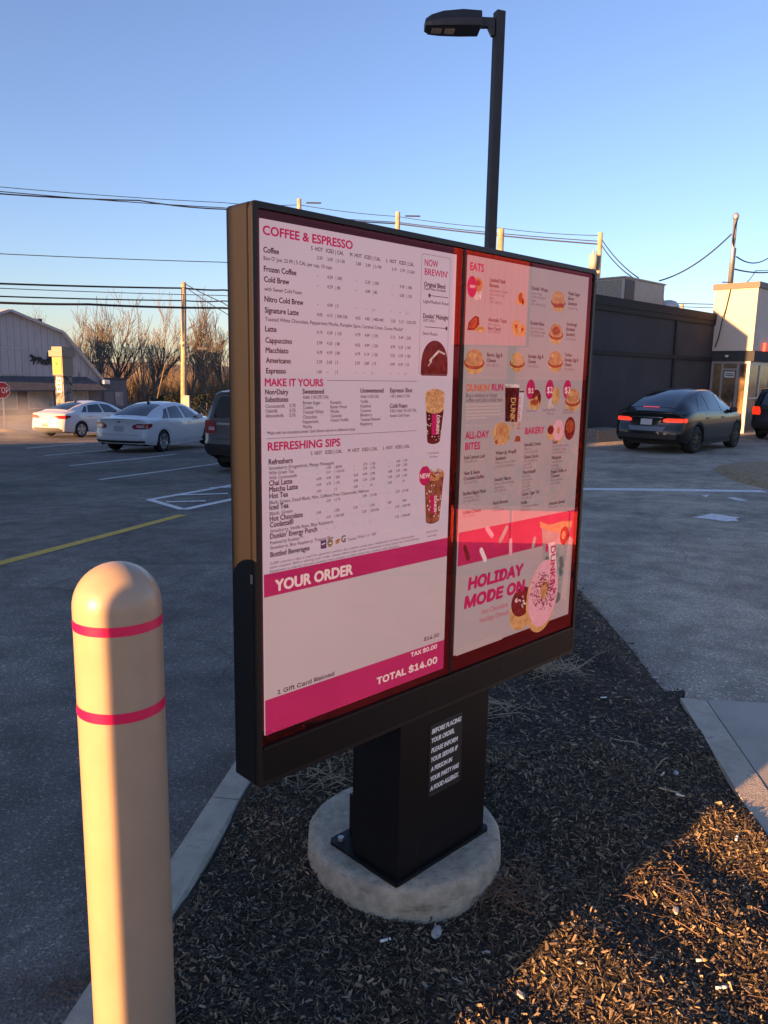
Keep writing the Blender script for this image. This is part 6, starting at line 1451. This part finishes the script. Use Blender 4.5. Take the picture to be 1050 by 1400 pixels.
# ------------------------------------------------------------------ mulch chips, straw, litter
def chips(name, n, region, smin, smax, material, label, seed, flat=.5, thick=.16, elong=(.18, .45)):
    rg = np.random.default_rng(seed); x, y = region(rg, n); n = len(x)
    L_ = rg.uniform(smin, smax, n) * (rg.random(n) * .8 + .5); wd = L_ * rg.uniform(elong[0], elong[1], n); th = wd * thick * rg.uniform(.6, 1.6, n)
    yaw = rg.uniform(0, 6.283, n); pit = rg.normal(0, flat * .55, n); rol = rg.normal(0, flat, n); c, s = np.cos(yaw), np.sin(yaw); cp_, sp_ = np.cos(pit), np.sin(pit); cr_, sr_ = np.cos(rol), np.sin(rol)
    ex_ = np.stack((c * cp_, s * cp_, sp_), 1); ey_ = np.stack((-s * cr_ - c * sp_ * sr_, c * cr_ - s * sp_ * sr_, cp_ * sr_), 1); ez_ = np.cross(ex_, ey_)
    z = np.array([bed_z(a, b_) for a, b_ in zip(x, y)]) + np.abs(sp_) * L_ * .35 + rg.uniform(-.2, .6, n) * wd; o_ = np.stack((x, y, z), 1); j = rg.uniform(.45, 1.0, (n, 4)); hl = (L_ / 2)[:, None]; hw = (wd / 2)[:, None]
    q = [o_ - ex_ * hl * j[:, :1] - ey_ * hw * j[:, 1:2], o_ + ex_ * hl - ey_ * hw * j[:, 2:3], o_ + ex_ * hl * j[:, 3:] + ey_ * hw * j[:, :1], o_ - ex_ * hl + ey_ * hw * j[:, 2:3]]; e_ = ez_ * (th / 2)[:, None]
    V = np.stack([p - e_ for p in q] + [p + e_ for p in q], 1).reshape(-1, 3)
    F0 = np.array([(3, 2, 1, 0), (4, 5, 6, 7), (0, 1, 5, 4), (1, 2, 6, 5), (2, 3, 7, 6), (3, 0, 4, 7)]); Fc = (F0[None] + (np.arange(n) * 8)[:, None, None]).reshape(-1, 4)
    V = V.tolist(); Fc = Fc.tolist()
    me = bpy.data.meshes.new(name); me.from_pydata(V, [], Fc); me.update(); me.materials.append(material); o = bpy.data.objects.new(name, me); COL.objects.link(o); return tag(o, label, 'mulch', kind='stuff')
def bed_region(y0, y1, power=1.0, spill=.10):
    def f(rg, n):
        y = y0 + (y1 - y0) * rg.random(n) ** power; x0 = np.array([kerb_x(t, KW) for t in y]); x1 = np.array([bed_right(t) + (spill if t > 3.9 else -.01) for t in y]); x = x0 + .015 + (x1 - x0 - .015) * rg.random(n)
        keep = ((x - .09) ** 2 + (y - 2.405) ** 2 > .325 ** 2); return x[keep], y[keep]
    return f
def chip_mat(name, a, c, sc):
    """each chip its own tone"""
    m = bpy.data.materials.new(name); m.use_nodes = True; t = m.node_tree; b_ = t.nodes['Principled BSDF']; g_ = t.nodes.new('ShaderNodeNewGeometry'); r = t.nodes.new('ShaderNodeValToRGB'); r.color_ramp.elements[0].color = (*a, 1); r.color_ramp.elements[1].color = (*c, 1); e2 = r.color_ramp.elements.new(.6); e2.color = (*[(x * .78 + y * .22) for x, y in zip(a, c)], 1)
    t.links.new(g_.outputs['Random Per Island'], r.inputs[0]); tc = t.nodes.new('ShaderNodeTexCoord'); n_ = t.nodes.new('ShaderNodeTexNoise'); n_.inputs['Scale'].default_value = sc; t.links.new(tc.outputs['Object'], n_.inputs['Vector'])
    mx = t.nodes.new('ShaderNodeMixRGB'); mx.blend_type = 'MULTIPLY'; mx.inputs[0].default_value = .7; t.links.new(r.outputs[0], mx.inputs[1]); t.links.new(n_.outputs['Fac'], mx.inputs[2]); t.links.new(mx.outputs[0], b_.inputs['Base Color']); b_.inputs['Roughness'].default_value = .9; return m
M['chip'] = chip_mat('dark_mulch_chip', (.026, .019, .014), (.62, .45, .28), 60); M['chip2'] = chip_mat('faded_mulch_chip', (.20, .16, .12), (.55, .46, .36), 60)
chips('mulch_chips', 84000, bed_region(1.35, 3.2), .005, .023, M['chip'], 'dark shredded bark mulch covering the bed', 1, .8)
chips('mulch_chips', 38000, bed_region(3.0, 8.5, 1.6), .008, .030, M['chip'], 'dark bark mulch in the far part of the bed', 2, .45)
chips('mulch_chips', 4200, bed_region(1.35, 3.6), .006, .026, M['chip2'], 'faded pale bits scattered in the mulch', 3, .4)
chips('mulch_chips', 2200, bed_region(3.4, 8.0, 1.4), .008, .03, M['chip2'], 'faded pale bits in the far mulch', 4, .4)
def straw(name, px, py, n, length, spread, material, label, cat, up=.35, seed=0, z=.07):
    p = onz(px, py, z); rg = random.Random(seed + int(px)); e = MB()
    for i in range(n):
        a = rg.uniform(0, 6.283); r0 = abs(rg.gauss(0, spread)); s = Vector((1.5 * r0 * math.cos(a), r0 * math.sin(a), 0)); da = rg.gauss(seed, 1.3); d = Vector((math.cos(da), math.sin(da), abs(rg.gauss(0, up * .5)))).normalized(); L_ = length * rg.uniform(.4, 1.1); w_ = rg.uniform(.0008, .002); pts = []
        bend = Vector((rg.gauss(0, .3), rg.gauss(0, .3), -rg.uniform(.1, .5)))
        for t in (0, .35, .7, 1): pts.append(s + d * L_ * t + bend * L_ * t * t * .5)
        zmin = [max(q.z, -.004 + .012 * rg.random()) for q in pts]; pts = [Vector((q.x, q.y, zz)) for q, zz in zip(pts, zmin)]; e.tube(pts, [w_, w_, w_ * .8, w_ * .3], 3, caps=False)
    o = e.build(name, material); o.location = (p.x, p.y, bed_z(p.x, p.y) + .004); return tag(o, label, cat, kind='stuff')
straw('straw_clump', 455, 1055, 120, .16, .11, M['twig'], 'clump of pale dry straw in the mulch under the left end of the menu board', 'dry grass', seed=1)
straw('straw_clump', 750, 912, 150, .17, .09, M['twig'], 'pale dead grass tuft under the right end of the menu board', 'dry grass', .8, 2)
straw('straw_clump', 690, 960, 60, .22, .13, M['twig'], 'thin pale stalks lying right of the black pedestal', 'dry grass', .15, 3)
straw('straw_clump', 800, 800, 60, .18, .12, M['twig'], 'pale litter of stalks at the lane edge behind the menu board', 'dry grass', .2, 7)
straw('needle_clump', 692, 1215, 130, .13, .06, M['needle'], 'reddish pine needles heaped against the right side of the concrete pad', 'pine needles', .6, 4)
straw('needle_clump', 108, 1338, 60, .09, .05, M['needle'], 'brown leaf litter behind the beige bollard on the asphalt', 'leaf litter', .4, 5, z=-.04).location.z = -.04
straw('needle_clump', 900, 1200, 90, .10, .25, M['needle'], 'scattered brown needles at the edge of the sunlit mulch', 'pine needles', .15, 6)
def stick3(px, py, L_, ang, r, lab):
    p = onz(px, py, .075); p.z = bed_z(p.x, p.y) + .014; d = Vector((math.cos(ang), math.sin(ang), 0)); s = Vector((-d.y, d.x, 0)); b = MB(); b.tube([-d * L_ / 2, -d * L_ * .2 + s * L_ * .05, d * L_ * .2 + s * L_ * .04 + Z * .006, d * L_ / 2], [r, r * .9, r * .7, r * .4], 6); o = b.build('twig', M['twig']); o.location = p; tag(o, lab, 'twig', 'pale twigs')
stick3(700, 972, .17, .1, .003, 'long pale twig lying right of the pedestal top'); stick3(918, 1085, .10, -.7, .004, 'short pale twig lying in the middle of the mulch'); stick3(905, 1040, .18, .9, .003, 'thin bent twig near the concrete pavement edge'); stick3(860, 1010, .13, -.5, .0028, 'slim twig in the dark mulch left of the pavement corner')
def butt(px, py, ang, lab, orange=False):
    p = onz(px, py, .07); p.z = bed_z(p.x, p.y) + .014; d = Vector((math.cos(ang), math.sin(ang), 0)); e = empty('cigarette_butt', p); tag(e, lab, 'cigarette butt', 'cigarette butts in the mulch')
    b = MB(); b.tube([-d * .012, d * .006], .004, 8); b.build('paper', M['white'], e); b = MB(); b.tube([d * .0062, d * .020], .0041, 8); b.build('filter_tip', M['filter'] if orange else M['white'], e)
for px, py, a, lab, og in ((525, 1284, .4, 'white cigarette butt below the concrete pad', 0), (824, 959, .1, 'white cigarette butt farthest up in the mulch, level with the pavement corner', 0), (1007, 1146, 1.0, 'white cigarette butt beside the pavement edge', 0), (958, 1308, .1, 'orange-tipped butt in the sunlit mulch', 1), (985, 1345, .15, 'white butt lying nearest the bottom right corner', 0), (906, 1060, .9, 'tan-tipped butt in the middle of the dark mulch', 1), (897, 902, 0, 'white butt near the asphalt edge', 0), (928, 1090, -.5, 'bluish white butt next to a short twig', 0)): butt(px, py, a, lab, og)
def stone(px, py, s, lab, mt='rock', seed=1):
    p = onz(px, py, .07); p.z = bed_z(p.x, p.y) + s * .12 + .005; rg = random.Random(seed); bm = bmesh.new(); bmesh.ops.create_icosphere(bm, subdivisions=2, radius=1)
    for v in bm.verts: k = 1 + rg.uniform(-.16, .16); v.co = Vector((v.co.x * s * k, v.co.y * s * .55 * k, v.co.z * s * .28 * k))
    me = bpy.data.meshes.new('stone'); bm.to_mesh(me); bm.free(); me.materials.append(M[mt]); o = bpy.data.objects.new('stone', me); COL.objects.link(o); o.location = p; o.rotation_euler = (.1, .05, .3 + seed); tag(o, lab, 'stone', 'pale stones in the mulch')
stone(597, 1266, .030, 'flat grey stone in front of the concrete pad', seed=1); stone(665, 1292, .012, 'small white pebble at the shadow edge below the pad', seed=3); stone(925, 1240, .018, 'pale pebble in the shadow band of the sunlit mulch', seed=4); stone(712, 1350, .016, 'yellowish pebble in the sunlit mulch at the bottom', seed=5); stone(793, 1320, .010, 'tiny white pebble in the middle of the sunlit mulch', seed=6); stone(925, 1050, .022, 'pale crumpled stone in the middle of the dark mulch', seed=7)

# faint exhaust steam behind the sunlit white car
gx = gnd(72, 601); bm = bmesh.new(); bmesh.ops.create_icosphere(bm, subdivisions=3, radius=1.0); me = bpy.data.meshes.new('exhaust_steam'); bm.to_mesh(me); bm.free(); so = bpy.data.objects.new('exhaust_steam', me); COL.objects.link(so)
so.location = (gx.x - 1.3, gx.y + .2, zg(gx.x, gx.y) + .75); so.scale = (1.7, 1.0, 1.0); tag(so, 'faint pale exhaust steam behind the sunlit white sedan', 'steam', kind='stuff')
m = bpy.data.materials.new('steam'); m.use_nodes = True; t = m.node_tree; t.nodes.clear(); pv = t.nodes.new('ShaderNodeVolumePrincipled'); pv.inputs['Color'].default_value = (.95, .95, .95, 1); o_ = t.nodes.new('ShaderNodeOutputMaterial'); t.links.new(pv.outputs[0], o_.inputs['Volume'])
tc = t.nodes.new('ShaderNodeTexCoord'); gr = t.nodes.new('ShaderNodeTexGradient'); gr.gradient_type = 'SPHERICAL'; t.links.new(tc.outputs['Object'], gr.inputs[0]); nz = t.nodes.new('ShaderNodeTexNoise'); nz.inputs['Scale'].default_value = 2.2; t.links.new(tc.outputs['Object'], nz.inputs['Vector'])
mp_ = t.nodes.new('ShaderNodeMath'); mp_.operation = 'MULTIPLY'; t.links.new(gr.outputs['Fac'], mp_.inputs[0]); t.links.new(nz.outputs['Fac'], mp_.inputs[1]); mq = t.nodes.new('ShaderNodeMath'); mq.operation = 'MULTIPLY'; mq.inputs[1].default_value = .75; t.links.new(mp_.outputs[0], mq.inputs[0]); t.links.new(mq.outputs[0], pv.inputs['Density']); me.materials.append(m)
